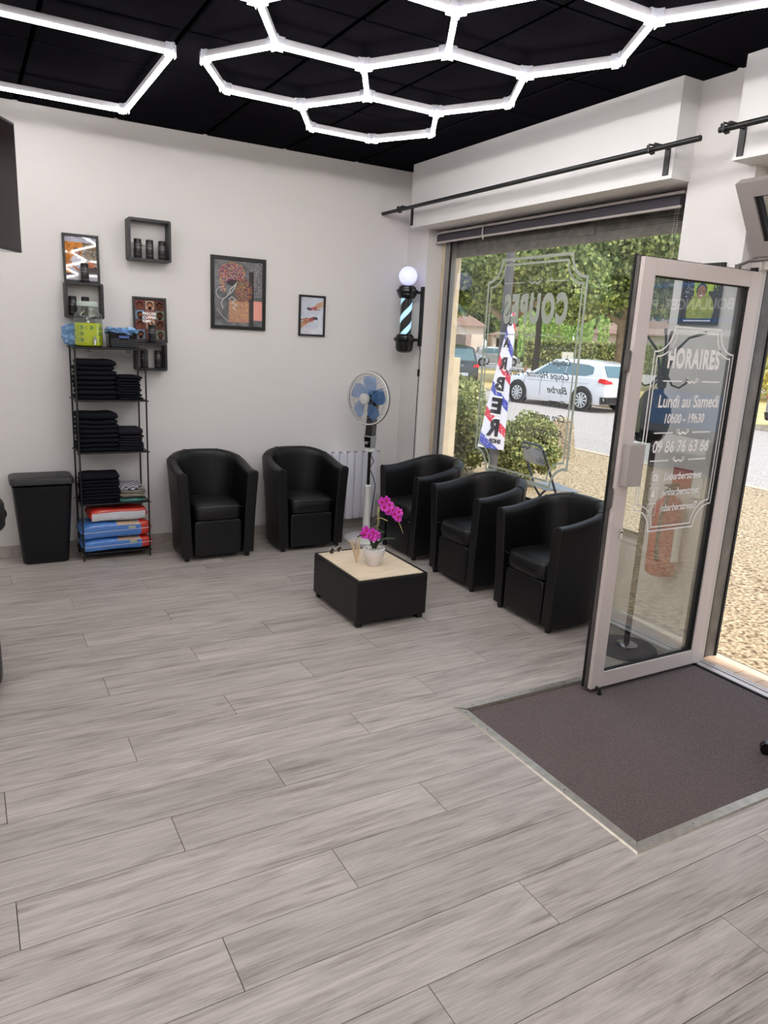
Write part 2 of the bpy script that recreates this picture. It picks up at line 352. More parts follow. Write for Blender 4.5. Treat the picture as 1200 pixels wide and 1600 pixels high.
# ceiling : slab, recessed grid, tiles
ceil = struct(MB().box((XL-.1, YF-.1, 2.99), (3.62, YB+.1, 3.12)), 'ceiling', M_grid)
tile = None
for i in range(-8, 5):
    for j in range(-8, 5):
        xa, ya = .995+.6*i, 3.18+.6*j; xb, yb = xa+.6, ya+.6
        xa, ya, xb, yb = max(xa, XL), ya, min(xb, XW+.02), min(yb, YB+.02)
        if xb-xa < .03 or yb-ya < .03: continue
        full = abs(xb-xa-.6) < 1e-6 and abs(yb-ya-.6) < 1e-6
        if full and tile:
            o = tile.copy(); COL.objects.link(o)
        else:
            w, d = (xb-xa)/2, (yb-ya)/2; g = .011; mb = MB(); bvl = .006
            mb.loft([[(-w+g, -d+g, .02), (w-g, -d+g, .02), (w-g, d-g, .02), (-w+g, d-g, .02)], [(-w+g, -d+g, .006), (w-g, -d+g, .006), (w-g, d-g, .006), (-w+g, d-g, .006)],
                     [(-w+g+bvl, -d+g+bvl, 0), (w-g-bvl, -d+g+bvl, 0), (w-g-bvl, d-g-bvl, 0), (-w+g+bvl, d-g-bvl, 0)]])
            o = mb.build('ceiling_tile', M_ceil, ceil)
            if full: tile = o
        o.location = ((xa+xb)/2, (ya+yb)/2, ZC+(.002 if (i*7+j*3) % 5 == 0 else 0)); o.parent = ceil
gb = MB()
for i in range(-8, 5): gb.box((.995+.6*i-.012, -2, ZC+.009), (.995+.6*i+.012, YB, ZC+.02))
for j in range(-8, 5): gb.box((XL, 3.18+.6*j-.012, ZC+.009), (XW, 3.18+.6*j+.012, ZC+.02))
gb.build('ceiling_grid', M_grid, ceil)

# ------------------------------------------------------------------ ceiling lights
def led_parts(L, parent):
    h = MB().loft([[(x, y, z) for y, z in ((-.0105, .001), (-.0115, .028), (-.008, .031), (.008, .031), (.0115, .028), (.0105, .001))] for x in (-L/2, L/2)])
    t = h.build('light_tube', M_hous, parent)
    d = MB().loft([[(x, .0120*math.cos(a), .001-.0145*math.sin(a)) for a in [PI*k/8 for k in range(9)]] for x in (-L/2+.003, L/2-.003)])
    d.build('lit_diffuser', M_tube, t, smooth=60); return t
def clip_part(parent, x, y, angs, z=0):
    m = MB()
    for a in angs:
        mt = Matrix.Translation((x, y, z)) @ Matrix.Rotation(a, 4, 'Z'); m.box((.006, -.0160, -.018), (.038, -.0140, .033), mtx=mt); m.box((.006, .0140, -.018), (.038, .0160, .033), mtx=mt)
        m.box((.006, -.016, .031), (.038, .016, .034), mtx=mt)
    m.tube([(x, y, -.016), (x, y, .040)], .009, 8)
    return m.build('corner_connector', M_clear, parent)
ZL = 2.868; A = .4375; AH = .379
def hex_light(name, label, centers, group=None, ox=0., oy=0.):
    root = thing(name, label, 'ceiling light', (ox, oy, ZL), group=group); edges = {}; nodes = {}
    for cx, cy in centers:
        ns = [(cx+A*math.cos(PI/3*k), cy+A*math.sin(PI/3*k)) for k in range(6)]
        for k in range(6):
            p, q = ns[k], ns[(k+1) % 6]; key = tuple(sorted(((round(p[0], 2), round(p[1], 2)), (round(q[0], 2), round(q[1], 2)))))
            if key not in edges: edges[key] = (p, q)
    t0 = None
    for p, q in edges.values():
        if t0 is None: t = t0 = led_parts(A-.034, root)
        else: t = copy_tree(t0, root)
        t.location = ((p[0]+q[0])/2-ox, (p[1]+q[1])/2-oy, 0); an = math.atan2(q[1]-p[1], q[0]-p[0]); t.rotation_euler = (0, 0, an)
        for n, a in ((p, an), (q, an+PI)): nodes.setdefault((round(n[0], 2), round(n[1], 2)), [n, []])[1].append(a)
    for n, an in nodes.values(): clip_part(root, n[0]-ox, n[1]-oy, an)
    return root
S = .65625
hex_light('hexagon_light', 'white glowing honeycomb LED light under the black ceiling, above the armchairs',
          [(1.514, 3.79), (2.17, 4.169), (2.17, 3.411), (1.514, 3.032), (2.17, 2.653), (.858, 2.653), (1.514, 2.274), (2.17, 1.895), (1.514, 1.516), (.858, 1.137), (2.17, 1.137)], ox=1.7, oy=2.8)
hex_light('hexagon_light', 'honeycomb LED light at the unseen end of the room, mirrored in poster glass',
          [(-1.5, -1.0), (-.844, -1.379), (-.844, -.621), (-.188, -1.0), (.47, -1.38), (1.13, -1.0), (-1.5, -3.5), (-.844, -3.88), (-.188, -3.5), (.47, -3.88), (1.13, -3.5), (-.844, -5.5), (.47, -5.5), (-.188, -5.88)], ox=0, oy=-3)
hex_light('hexagon_light', 'honeycomb LED light added over the unseen left half of the salon to brighten it',
          [(-2.6, .6), (-1.944, .979), (-1.944, .221), (-1.288, .6), (-2.6, 1.358), (-1.288, 1.358), (-1.944, 1.737)], ox=-1.9, oy=1)  # unseen cluster, added to even out the light on the left
# rectangular LED frame, left
rl = thing('rectangle_light', 'long rectangular LED light frame left of the honeycomb light, near the back wall', 'ceiling light', (-.6, 4.36, ZL))
X0, X1, Y0, Y1 = -2.1, .94, 3.79, 4.94
for (p, q) in (((X0, Y0), (X1, Y0)), ((X0, Y1), (X1, Y1)), ((X1, Y0), (X1, Y1)), ((X0, Y0), (X0, Y1))):
    t = led_parts(math.hypot(q[0]-p[0], q[1]-p[1])-.034, rl); t.location = ((p[0]+q[0])/2+.6, (p[1]+q[1])/2-4.36, 0); t.rotation_euler = (0, 0, math.atan2(q[1]-p[1], q[0]-p[0]))
for x, y, a in ((X1, Y0, (PI, PI/2)), (X1, Y1, (PI, -PI/2)), (X0, Y0, (0, PI/2)), (X0, Y1, (0, -PI/2))): clip_part(rl, x+.6, y-4.36, a)

# ------------------------------------------------------------------ window_1
wf = MB()
wf.box((3.448, 5.195, .52), (3.60, 5.252, 2.50), 1); wf.box((3.46, 5.250, .52), (3.60, 5.262, 2.50), 2)                                   # timber jamb
rect_ring(wf, 2.79, 5.200, .52, 2.49, .05, 3.442, 3.50, 'yz', 0, ws=(.03, .075, .045, .05))
rect_ring(wf, 2.82, 5.13, .565, 2.44, .012, 3.440, 3.452, 'yz', 2)
win = struct(wf, 'window_1', [mat('grey_window_aluminium', (142, 138, 136), .45, .2, var=(9, .12)), mat('cream_timber', (214, 196, 168), .6, var=(14, .08)), M_gasket])
MB().box((3.456, 2.815, .56), (3.462, 5.135, 2.445)).build('glass_pane', M_glass, win)
MB().box((3.36, 2.79, .52), (3.46, 5.26, .535)).build('window_sill', M_alu, win)
sh = MB()
for i in range(5): sh.box((3.515+.002*(i % 2), 2.80, 2.315+i*.036), (3.545, 5.20, 2.349+i*.036))
sh.box((3.505, 2.80, 2.292), (3.55, 5.20, 2.314)); sh.box((3.50, 3.62, 2.335), (3.512, 3.80, 2.40))
sh.build('roller_shutter_slats', mat('weathered_shutter_metal', (118, 112, 106), .7, .3, var=(16, .35)), win, bevel=.002)
# vinyl on the window (reads mirrored from inside): u runs toward -y (reading direction from outside is toward ... mirrored for us)
F = Flat((3.4545, 0, 0), (0, 1, 0), (0, 0, 1))      # u=+y : from inside +y is to the left, so text is mirrored
ol = notch(3.585, 4.605, .69, 2.225, .15); il = notch(3.622, 4.568, .727, 2.188, .15)
F.line(ol, .020, True); F.line(il, .014, True)
ys = lambda y0, y1: y1-y0
F.text('COUPES', 3.735, 1.798, .178, .665, bold=.062, sp=1.25)
divider(F, 4.08, 2.062, .67, .22, .006); divider(F, 4.09, 1.706, .74, .22, .006)
F.build('vinyl_lettering', M_vinylg, win)
F = Flat((3.4545, 0, 0), (0, 1, 0), (0, 0, 1))
for t, z, w in (('Coloration', 1.612, .30), ('Coupe Homme', 1.518, .42), ('Coupe Homme + barbe', 1.424, .66), ('Barbe', 1.332, .20), ('Cire nez', 1.240, .26), ('Cire oreilles', 1.147, .35), ('Soin complet', 1.045, .40)):
    F.text(t, 3.655, z, .046, w, shear=.42, bold=.012)
divider(F, 4.02, .93, .5, .2, .005); F.text('du', 3.80, .84, .045, .10, shear=.4)
F.build('script_lettering', M_vinyld, win)
# roller blind
rb = thing('roller_blind', 'rolled-up dark grey roller blind with beaded chain at the top of the shop window', 'blind', (3.40, 4.05, 2.40))
b = MB(); b.box((3.385, 2.87, 2.463), (3.43, 5.25, 2.478)); b.build('head_rail', M_alu, rb, True)
b = MB(); b.tube([(3.405, 2.885, 2.435), (3.405, 5.24, 2.435)], .027, 16); b.box((3.380, 2.885, 2.40), (3.384, 5.24, 2.44)); b.build('rolled_fabric', mat('charcoal_blind_fabric', (72, 68, 76), .85, bump=(300, .1)), rb, True, smooth=50)
b = MB(); b.tube([(3.382, 2.875, 2.398), (3.382, 5.245, 2.398)], .008, 8); b.build('bottom_bar', M_alu, rb, True, smooth=50)
b = MB(); b.tube([(3.378, 4.62, 2.475), (3.37, 4.62, 2.44), (3.372, 4.62, 2.40), (3.38, 4.62, 2.375)], .006, 6); b.build('bracket', M_alu, rb, True)
b = MB()
for yy in (2.895, 2.915):
    for k in range(62): b.sq((3.39, yy+.003*math.sin(k), 2.43-k*.011), (.0045, .0045, .0045), 1, 1, 5, 3)
b.build('beaded_chain', M_white, rb, True)

# ------------------------------------------------------------------ door_1 : frame and open leaf
df = MB()
df.box((3.385, 2.352, 0), (3.432, 2.41, 2.085), 0); df.box((3.432, 2.374, 0), (3.55, 2.41, 2.085), 1); df.box((3.55, 2.366, 0), (3.566, 2.41, 2.085), 2)
df.box((3.40, 1.45, 2.052), (3.50, 2.41, 2.10), 0); df.box((3.385, 1.45, 0), (3.55, 1.50, 2.085), 0)
df.box((3.455, 2.368, 0), (3.462, 2.376, 2.08), 2); df.box((3.374, 2.365, 0), (3.385, 2.40, 2.06), 2)
door = struct(df, 'door_1', [M_alu, M_alud, M_gasket])
lf = MB(); LX0, LX1, LZ0, LZ1 = 2.562, 3.372, .012, 2.035
rect_ring(lf, LX0, LX1, LZ0, LZ1, .075, 2.330, 2.352, 'xz', 0, ws=(.078, .078, .080, .072))
rect_ring(lf, LX0-.006, LX1, LZ0, LZ1+.004, .06, 2.352, 2.372, 'xz', 1)
rect_ring(lf, LX0-.010, LX1+.004, LZ0-.002, LZ1+.010, .04, 2.372, 2.384, 'xz', 2)
rect_ring(lf, LX0+.074, LX1-.074, LZ0+.076, LZ1-.068, .010, 2.338, 2.356, 'xz', 2)
leaf = lf.build('door_leaf', [mat('grey_beige_aluminium', (214, 202, 198), .42, .08, bump=(50, .04)), M_alud, M_gasket], door, bevel=.002)
MB().box((LX0+.07, 2.356, LZ0+.07), (LX1-.07, 2.364, LZ1-.06)).build('glass_pane', glass_mat('door_glass', (.92, .94, .93), 2.2), leaf)
b = MB().box((2.576, 2.289, 1.034), (2.677, 2.330, 1.229)); b.build('handle_box', mat('grey_handle_box', (176, 167, 164), .45, .1), leaf, bevel=.004)
b = MB().box((2.668, 2.296, .80), (2.70, 2.330, .80)); 
b = MB().cyl((2.628, 2.322, .815), (2.628, 2.334, .815), .010, 16).box((2.620, 2.322, .775), (2.636, 2.333, .812)); b.build('lock_cylinder', [M_chrome], leaf, smooth=40)
b = MB().lathe([(.012, .05), (.012, .02), (.022, .012), (.022, .006), (.010, .004)], 12, (2.60, 2.305, -.052)).tube([(2.60, 2.33, .02), (2.60, 2.305, .015), (2.60, 2.305, -.01)], .007, 8); b.build('door_stop', M_blackm, leaf, smooth=40)
b = MB().tube([(2.70, 2.372, 1.245), (2.70, 2.41, 1.245), (2.74, 2.43, 1.235), (2.80, 2.43, 1.225)], .009, 10); b.build('inner_handle', M_blackm, leaf, smooth=50)
b = MB().box((LX0-.014, 2.335, 1.55), (LX0-.006, 2.365, 1.64)).box((LX0-.012, 2.338, .93), (LX0-.006, 2.36, 1.02)); b.build('latch_plate', M_alud, leaf)
F = Flat((0, 2.3545, 0), (1, 0, 0), (0, 0, 1)); k = 1.0105
zz = lambda z: 1.645+(z-1.645)*k
F.line(notch(2.727, 3.282, zz(.795), zz(1.755), .115), .0075, True); F.line(notch(2.747, 3.262, zz(.815), zz(1.735), .115), .0065, True)
F.text('HORAIRES', 2.822, zz(1.575), .084, .365, bold=.045, sp=1.15)
divider(F, 3.008, zz(1.512), .40, .14, .006)
F.text('Lundi au Samedi', 2.797, zz(1.392), .058, .43, shear=.06, bold=.018); F.text('10h00 - 19h30', 2.855, zz(1.318), .044, .28, shear=.12, bold=.02)
divider(F, 2.995, zz(1.272), .40, .14, .006); F.text('09 86 76 63 66', 2.80, zz(1.180), .056, .40, shear=.1, bold=.02)
divider(F, 2.992, zz(1.140), .40, .14, .006)
for i, (t, z) in enumerate((('j.nbarberstreet', 1.045), ('j-nbarberstreet', .968), ('jnbarberstreet7', .890))):
    F.text(t, 2.905, zz(z), .036, .275, shear=.15, align='LEFT', bold=.018)
    cx, cy, q = 2.846, zz(z)+.014, .029
    F.line([(cx-q, cy-q), (cx+q, cy-q), (cx+q, cy+q), (cx-q, cy+q)], .003, True)
    if i == 0:
        F.line([(cx-.014, cy-.014), (cx+.014, cy-.014), (cx+.014, cy+.014), (cx-.014, cy+.014)], .009, True)
        F.line([(cx+.0075*math.cos(a), cy+.0075*math.sin(a)) for a in [2*PI*j/14 for j in range(14)]], .003, True)
    elif i == 1:
        F.poly([(cx-.018, cy-.012), (cx-.006, cy-.018), (cx+.006, cy-.018), (cx+.018, cy-.012), (cx+.010, cy-.002), (cx+.010, cy+.012), (cx+.004, cy+.019), (cx-.004, cy+.019), (cx-.010, cy+.012), (cx-.010, cy-.002)])
    else:
        F.line([(cx-.005+.008*math.cos(a), cy-.009+.008*math.sin(a)) for a in [2*PI*j/12 for j in range(12)]], .005, True)
        F.line([(cx+.004, cy-.010), (cx+.004, cy+.018)], .005); F.line([(cx+.004, cy+.016), (cx+.009, cy+.009), (cx+.016, cy+.006)], .005)
F.build('vinyl_lettering', M_vinyl, leaf)
# threshold and tiled step
th = MB(); th.box((3.352, 1.45, -.03), (3.362, 2.41, -.004), 1)
for xa, xb, z in ((3.362, 3.398, .0), (3.400, 3.404, -.004), (3.406, 3.422, .004), (3.424, 3.428, -.003), (3.430, 3.440, .003)): th.box((xa, 1.45, -.05), (xb, 2.41, z), 0)
trm = struct(th, 'trim_1', [mat('pale_threshold_aluminium', (214, 204, 200), .35, .5), M_gasket])
st = struct(MB().box((3.44, 1.2, -.1), (3.62, 2.79, -.006)).box((3.60, -6.5, -.2), (3.66, 5.6, -.05)), 'trim_2', mat('step_mortar', (120, 112, 102), .9))
M_t1 = mat('peach_threshold_tile', (216, 182, 152), .45, var=(12, .12)); M_t2 = mat('cream_threshold_tile', (226, 210, 184), .5, var=(12, .10))
for j in range(-2, 8):
    ya = 1.57+.12*j
    if ya < 1.44 or ya+.12 > 2.42: continue
    MB().box((3.442, ya+.002, -.05), (3.533, ya+.118, .001)).build('tile', M_t1, st, bevel=.001)
for j in range(5):
    ya = 1.45+.24*j; MB().box((3.541, ya+.002, -.05), (3.606, min(ya+.238, 2.41), -.004)).build('tile', M_t2, st, bevel=.001)

# ------------------------------------------------------------------ window_2 : tilted transom
def P_tr(t, off): # t along sash from hinge to top
    bx, bz = 3.351, 2.106; dx, dz = -.2070/.3636, .2989/.3636; return bx+dx*t-dz*off, bz+dz*t+dx*off
tr = MB()
def sashbox(mb, t0, t1, y0, y1, o0, o1, mi=0):
    ps = []
    for o in (o0, o1):
        for t in (t0, t1):
            x, z = P_tr(t, o)
            for y in (y0, y1): ps.append((x, y, z))
    mb.add(ps, [(0, 1, 3, 2), (4, 6, 7, 5), (0, 4, 5, 1), (2, 3, 7, 6), (0, 2, 6, 4), (1, 5, 7, 3)], mi)
L_ = .3636; y0, y1 = 1.47, 2.385
for a in ((0, .07, y0, y1), (L_-.07, L_, y0, y1), (.07, L_-.07, y1-.075, y1), (.07, L_-.07, y0, y0+.075)): sashbox(tr, *a, -.045, 0)
for a in ((.07, .078, y0+.07, y1-.07), (L_-.078, L_-.07, y0+.07, y1-.07), (.078, L_-.078, y1-.095, y1-.075), (.078, L_-.078, y0+.075, y0+.095)): sashbox(tr, *a, -.038, -.010, 1)
rect_ring(tr, 1.45, 2.41, 2.10, 2.52, .03, 3.42, 3.48, 'yz', 0)
w2 = struct(tr, 'window_2', [mat('mid_grey_aluminium', (168, 160, 156), .45, .3), M_gasket])  # transom frame in its own even mid grey
g = MB(); sashbox(g, .07, L_-.07, y0+.07, y1-.07, -.028, -.022); g.build('glass_pane', M_glass, w2)
g = MB().tube([(3.20, 2.345, 2.052), (3.215, 2.30, 2.072), (3.24, 1.9, 2.082), (3.27, 1.5, 2.085)], .008, 8).box((3.193, 2.335, 2.03), (3.213, 2.357, 2.058)); g.build('stay_arm', M_alud, w2)

# ------------------------------------------------------------------ curtain rods
def rod(label, y0, y1, brk, z=2.618, zb=2.512):
    t = thing('curtain_rod', label, 'curtain rod', (3.06, (y0+y1)/2, z), group='black curtain rods above the glazing')
    MB().tube([(3.052, y0, z-.004), (3.052, y1, z-.004)], .0135, 14).build('rod', M_blackm, t, True, smooth=50)
    for y in brk:
        b = MB().box((3.163, y-.016, zb), (3.171, y+.016, z+.022)); b.box((3.066, y-.007, z+.012), (3.166, y+.007, z+.022)); b.box((3.066, y-.007, z+.022), (3.12, y+.007, z+.030))
        b.tube([(3.075, y, z+.018), (3.030, y, z+.016), (3.030, y, z-.018), (3.052, y, z-.024), (3.072, y, z-.016)], .0055, 8); b.tube([(3.052, y+.028, z+.022), (3.052, y+.028, z-.004)], .006, 8)
        b.build('bracket', M_blackm, t, True, bevel=.001)
    return t
rod('long black curtain rod on two brackets above the shop window', 2.537, 5.565, (5.295, 2.820))
rod('black curtain rod above the tilted transom, at the right edge', .3, 2.437, (2.402, .45), 2.632, 2.531)

# ------------------------------------------------------------------ doormat and trims
t = thing('entrance_mat', 'brown grey ribbed entrance carpet sunk in a steel-edged well by the door', 'doormat', (2.62, 1.93, -.03))
b = MB(); x0, x1, y0, y1 = 1.905, 3.345, 1.435, 2.43
b.box((x0, y0, -.03), (x1, y1, -.008)); b.build('carpet', M_mat, t, True)
hx0, hx1, hy0, hy1 = HOLE
b = MB(); b.loft([[(hx0-.004, hy0-.004, .0), (hx0+.004, hy0+.004, .004), (hx0+.045, hy0+.045, .002), (hx0+.05, hy0+.05, -.03), (hx0-.002, hy0-.002, -.03)],
                  [(hx0-.004, hy1+.004, .0), (hx0+.004, hy1-.004, .004), (hx0+.045, hy1-.045, .002), (hx0+.05, hy1-.05, -.03), (hx0-.002, hy1+.002, -.03)]]); b.build('edge_trim', M_trim, t, True)
b = MB(); b.loft([[(hx0-.004, hy0-.004, .0), (hx0+.004, hy0+.004, .004), (hx0+.045, hy0+.042, .002), (hx0+.05, hy0+.05, -.03), (hx0-.002, hy0-.002, -.03)],
                  [(hx1, hy0-.004, .0), (hx1, hy0+.004, .004), (hx1, hy0+.042, .002), (hx1, hy0+.05, -.03), (hx1, hy0-.002, -.03)]]); b.build('edge_trim', M_trim, t, True)
b = MB(); b.loft([[(hx0-.004, hy1+.004, .0), (hx0+.004, hy1-.001, .004), (hx0+.045, hy1-.032, .003), (hx0+.048, hy1-.036, -.016), (hx0+.05, hy1-.05, -.016), (hx0-.002, hy1+.002, -.03)],
                  [(hx1, hy1+.004, .0), (hx1, hy1-.001, .004), (hx1, hy1-.032, .003), (hx1, hy1-.036, -.016), (hx1, hy1-.05, -.016), (hx1, hy1+.002, -.03)]]); b.build('edge_trim', M_trim, t, True)
for k in range(7):
    for p in ((hx0+.025, hy0+.06+k*.16), (hx0+.10+k*.21, hy0+.024), (hx0+.09+k*.19, hy1-.018)):
        b = MB().lathe([(.004, .0), (.0042, .002), (.003, .0032), (.0005, .0035)], 8, (p[0], p[1], .002)); o = b.build('screw', M_chrome, t, True)

# ------------------------------------------------------------------ tub armchairs (local front = -y)
def tub_chair(label):
    t = thing('tub_armchair', label, 'armchair', (0, 0, 0), group='black tub armchairs of the waiting area')
    YFR = -.245; b_o = .235; n = 34
    def outline(z, inner, s):
        f = (max(z, 0)/.7)**1.6; a = .262+.038*f; bb = b_o+.022*f; yf = YFR-.012*f
        if inner: a -= .074; bb -= .080
        sl = .25-YFR-.2; l1 = .245; tot = 2*l1+PI*.25; d = s*tot
        if d < l1: return (-a, yf+(0-yf)*d/l1)
        if d > tot-l1: return (a, yf+(0-yf)*(tot-d)/l1)
        ph = (d-l1)/(PI*.25)*PI; sp = lambda v, e: math.copysign(abs(v)**e, v)
        return (-a*sp(math.cos(ph), .86), bb*sp(math.sin(ph), .86))
    def height(s):
        q = min(s, 1-s)*2; q = min(1, max(0, (q-.05)/.85)); return .650+.095*(q*q*(3-2*q))
    rings = []; secs = [i/(n-1) for i in range(n)]
    def section(s, grow=0.):
        h = height(s); P = []
        for z in (.035, .18, .36, .5, h-.05, h-.028): P.append((*outline(z, False, s), z))
        xo, yo = outline(h, False, s); xi, yi = outline(h, True, s)
        for u, dz in ((.06, -.012), (.22, -.002), (.5, .003), (.78, -.002), (.94, -.012)): P.append((xo+(xi-xo)*u, yo+(yi-yo)*u, h+dz))
        for z in (h-.03, h-.06, .5, .36, .035): P.append((*outline(z, True, s), z))
        return P
    for s in secs: rings.append(section(s))
    mb = MB(); mb.loft(rings); sh = mb.build('tub_shell', M_leather, t, smooth=55, bevel=.006)
    sm = MB()
    for s in (.0035, .27, .42, .58, .73, .9965):
        P = [Vector(p) for p in section(s)]; c = Vector((0, 0, .4)); ps = P[3:14] if .1 < s < .9 else P[0:14]
        q = []
        for i, p in enumerate(ps):
            d = Vector((p.x, p.y, 0)); d = d.normalized() if d.length else d
            out = 1 if P.index(p) < 6 else (-1 if P.index(p) > 10 else 0); q.append(p+d*out*.0012+Vector((0, 0, .0012 if out == 0 else 0)))
        sm.tube(q, .0022, 5)
    # rim piping, outer and inner edge
    sm.build('seam_piping', M_seam, t)['kind'] = 'stuff'
    def cush(p, q):
        w = Vector(q)
        if p.z > 0: w.z += .012*(1-p.x*p.x)*(1-p.y*p.y)
        if p.y < 0: w.y -= .016*(1-p.x*p.x)*(1-abs(p.z))
        return w
    b = MB().sq((0, -.050, .352), (.362, .40, .128), .30, .34, 40, 14, cush); b.build('seat_cushion', M_leather, t, smooth=80)
    b = MB().tube([(-.172, -.258, .392), (0, -.270, .396), (.172, -.258, .392)], .0022, 5); b.build('cushion_piping', M_seam, t)
    b = MB().sq((0, -.205, .165), (.345, .075, .262), .16, .16, 24, 12); b.build('front_panel', M_leather, t, smooth=60)
    for x, y in ((-.225, -.215), (.225, -.215), (-.15, .16), (.15, .16)):
        MB().lathe([(.016, 0), (.019, .004), (.021, .04)], 14, (x, y, 0)).build('foot', M_blackp, t, smooth=50)
    return t
ch = [('black tub armchair against the back wall, nearest to the towel rack', 1.520, 5.265, 0),
      ('black tub armchair against the back wall, in front of the radiator', 2.255, 5.262, 0),
      ('black tub armchair under the window, nearest to the corner with the fan', 3.095, 4.735, -PI/2),
      ('black tub armchair under the window, middle of the row of three', 3.095, 3.985, -PI/2),
      ('black tub armchair under the window, beside the open glass door', 3.095, 3.222, -PI/2)]
c0 = None
for lb, x, y, r in ch:
    if c0 is None: o = c0 = tub_chair(lb)
    else: o = copy_tree(c0); o['label'] = lb
    o.location = (x, y, 0); o.rotation_euler = (0, 0, r)

# ------------------------------------------------------------------ coffee table, orchid, sunglasses
t = thing('coffee_table', 'low black leatherette cube coffee table with a pale wood top', 'coffee table', (2.09, 3.775, 0))
MB().box((1.853, 3.472, .03), (2.327, 4.078, .282)).build('upholstered_base', M_leather, t, True, bevel=.008, seg=3)
tb = MB().box((-.215, -.282, -.004), (.215, .282, .004)).build('wooden_top', wood_mat('pale_oak_laminate', (206, 182, 150), (224, 204, 176), (236, 220, 196), scale=2.2), t); tb.location = (0, 0, .283); tb.rotation_euler = (0, 0, 0)
sm = MB().tube([(1.858, 3.477, .2845), (2.322, 3.477, .2845), (2.322, 4.073, .2845), (1.858, 4.073, .2845)], .004, 6, closed=True); sm.build('edge_piping', M_leather, t, True)
for x, y in ((1.885, 3.505), (2.295, 3.505), (1.885, 4.045), (2.295, 4.045)): MB().box((x-.018, y-.018, 0), (x+.018, y+.018, .032)).build('foot', M_blackp, t, True)
ox, oy, oz = 2.095, 3.735, .287
t = thing('potted_orchid', 'artificial magenta orchid in a small ribbed white pot on the coffee table', 'plant', (ox, oy, oz))
b = MB(); rings = []
for r, z in ((.036, 0), (.040, .004), (.042, .02), (.054, .045), (.064, .062), (.067, .075), (.067, .104), (.062, .105), (.058, .092)):
    rings.append([((r+(.0016*math.cos(j*PI) if .03 < z < .088 else 0))*math.cos(2*PI*j/72), (r+(.0016*math.cos(j*PI) if .03 < z < .088 else 0))*math.sin(2*PI*j/72), z) for j in range(72)])
b.loft(rings); b.build('ribbed_pot', mat('white_ceramic', (232, 226, 226), .3), t, smooth=70)
b = MB()
for k in range(70):
    a, r = random.random()*6.28, .055*math.sqrt(random.random()); b.sq((r*math.cos(a), r*math.sin(a), .094+random.random()*.006), (.012, .010, .009), .9, .9, 6, 4)
b.build('pebbles', mat('pale_pebbles', (206, 202, 198), .6, var=(90, .4)), t, smooth=80)['kind'] = 'stuff'
M_leaf = mat('dark_green_leaf', (44, 66, 38), .35, var=(30, .25)); M_stem = mat('green_stem', (120, 128, 72), .5); M_bud = mat('pale_bud', (190, 176, 120), .5)
def leaf(parent, dx, dy, L, w, up, mt=M_leaf, name='leaf', base=(0, 0, .08)):
    b = MB(); vs = []; N = 10; d = Vector((dx, dy, 0)).normalized(); sd = Vector((-d.y, d.x, 0))
    for i in range(N+1):
        u = i/N; c = Vector(base)+d*L*u*(.35+.65*u)+Vector((0, 0, up*math.sin(u*PI*.52)-(.25*up*u*u))); ww = w*math.sin(PI*min(1, .08+u*.92))**.7
        vs += [c-sd*ww+Vector((0, 0, .006)), c, c+sd*ww+Vector((0, 0, .006))]
    vs2 = [v-Vector((0, 0, .0015)) for v in vs]; fs = [(3*i+j, 3*i+j+1, 3*i+j+4, 3*i+j+3) for i in range(N) for j in (0, 1)]
    b.add(vs, fs).add(vs2, [f[::-1] for f in fs]); return b.build(name, mt, parent, smooth=80)
for dx, dy, L, w, up in ((.9, -.25, .13, .018, .10), (.55, -.1, .07, .020, .15), (-.8, -.1, .13, .013, .14), (-.5, -.5, .08, .016, .08), (.3, -.7, .05, .016, .09)): leaf(t, dx, dy, L, w, up)
# stems: tall spray to the right, short spray to the left; white support stake
def stem(pts, r=.0028): return MB().tube(pts, r, 6).build('flower_stem', M_stem, t, smooth=60)
tall = [(0, 0, .08), (.015, -.005, .20), (.02, 0, .30), (.03, 0, .375), (.06, -.005, .405), (.10, -.01, .385), (.14, -.02, .345), (.165, -.025, .30)]
short = [(0, 0, .08), (-.02, 0, .13), (-.04, .0, .175), (-.06, 0, .20)]
stem(tall); stem(short); MB().cyl((.022, .006, .08), (.022, .006, .36), .0045, 8).build('support_stake', mat('bamboo_stake', (178, 166, 120), .6), t)
MB().tube([(.012, .0, .285), (.03, -.004, .292), (.055, -.006, .283), (.08, -.008, .270)], .003, 6).build('raffia_tie', M_bud, t)
M_pet = mat('magenta_petal', (216, 60, 196), .5, var=(60, .25)); M_lip = mat('dark_red_lip', (190, 20, 90), .5)
def flower(c, sz, face):
    face = Vector(face).normalized(); r = face.orthogonal().normalized(); u = face.cross(r); root = None
    b = MB()
    for k in range(5):
        a = 2*PI*k/5+.3; d = r*math.cos(a)+u*math.sin(a); s2 = face.cross(d); vs = []; L = sz*(1. if k % 2 else .85); w = sz*(.55 if k in (1, 4) else .38)
        for i in range(6):
            q = i/5; cc = Vector(c)+d*L*q+face*(.25*sz*math.sin(q*PI*.6)); ww = w*math.sin(PI*min(1, .12+q*.85)); vs += [cc-s2*ww-face*.08*sz, cc, cc+s2*ww-face*.08*sz]
        b.add(vs, [(3*i+j, 3*i+j+1, 3*i+j+4, 3*i+j+3) for i in range(5) for j in (0, 1)])
    fl = b.build('flower', M_pet, t, smooth=80)
    MB().sq(tuple(Vector(c)+face*.22*sz), (sz*.5, sz*.5, sz*.6), 1, 1, 8, 6).build('lip', M_lip, fl, smooth=80)
fd = (-.5, -.85, .15)
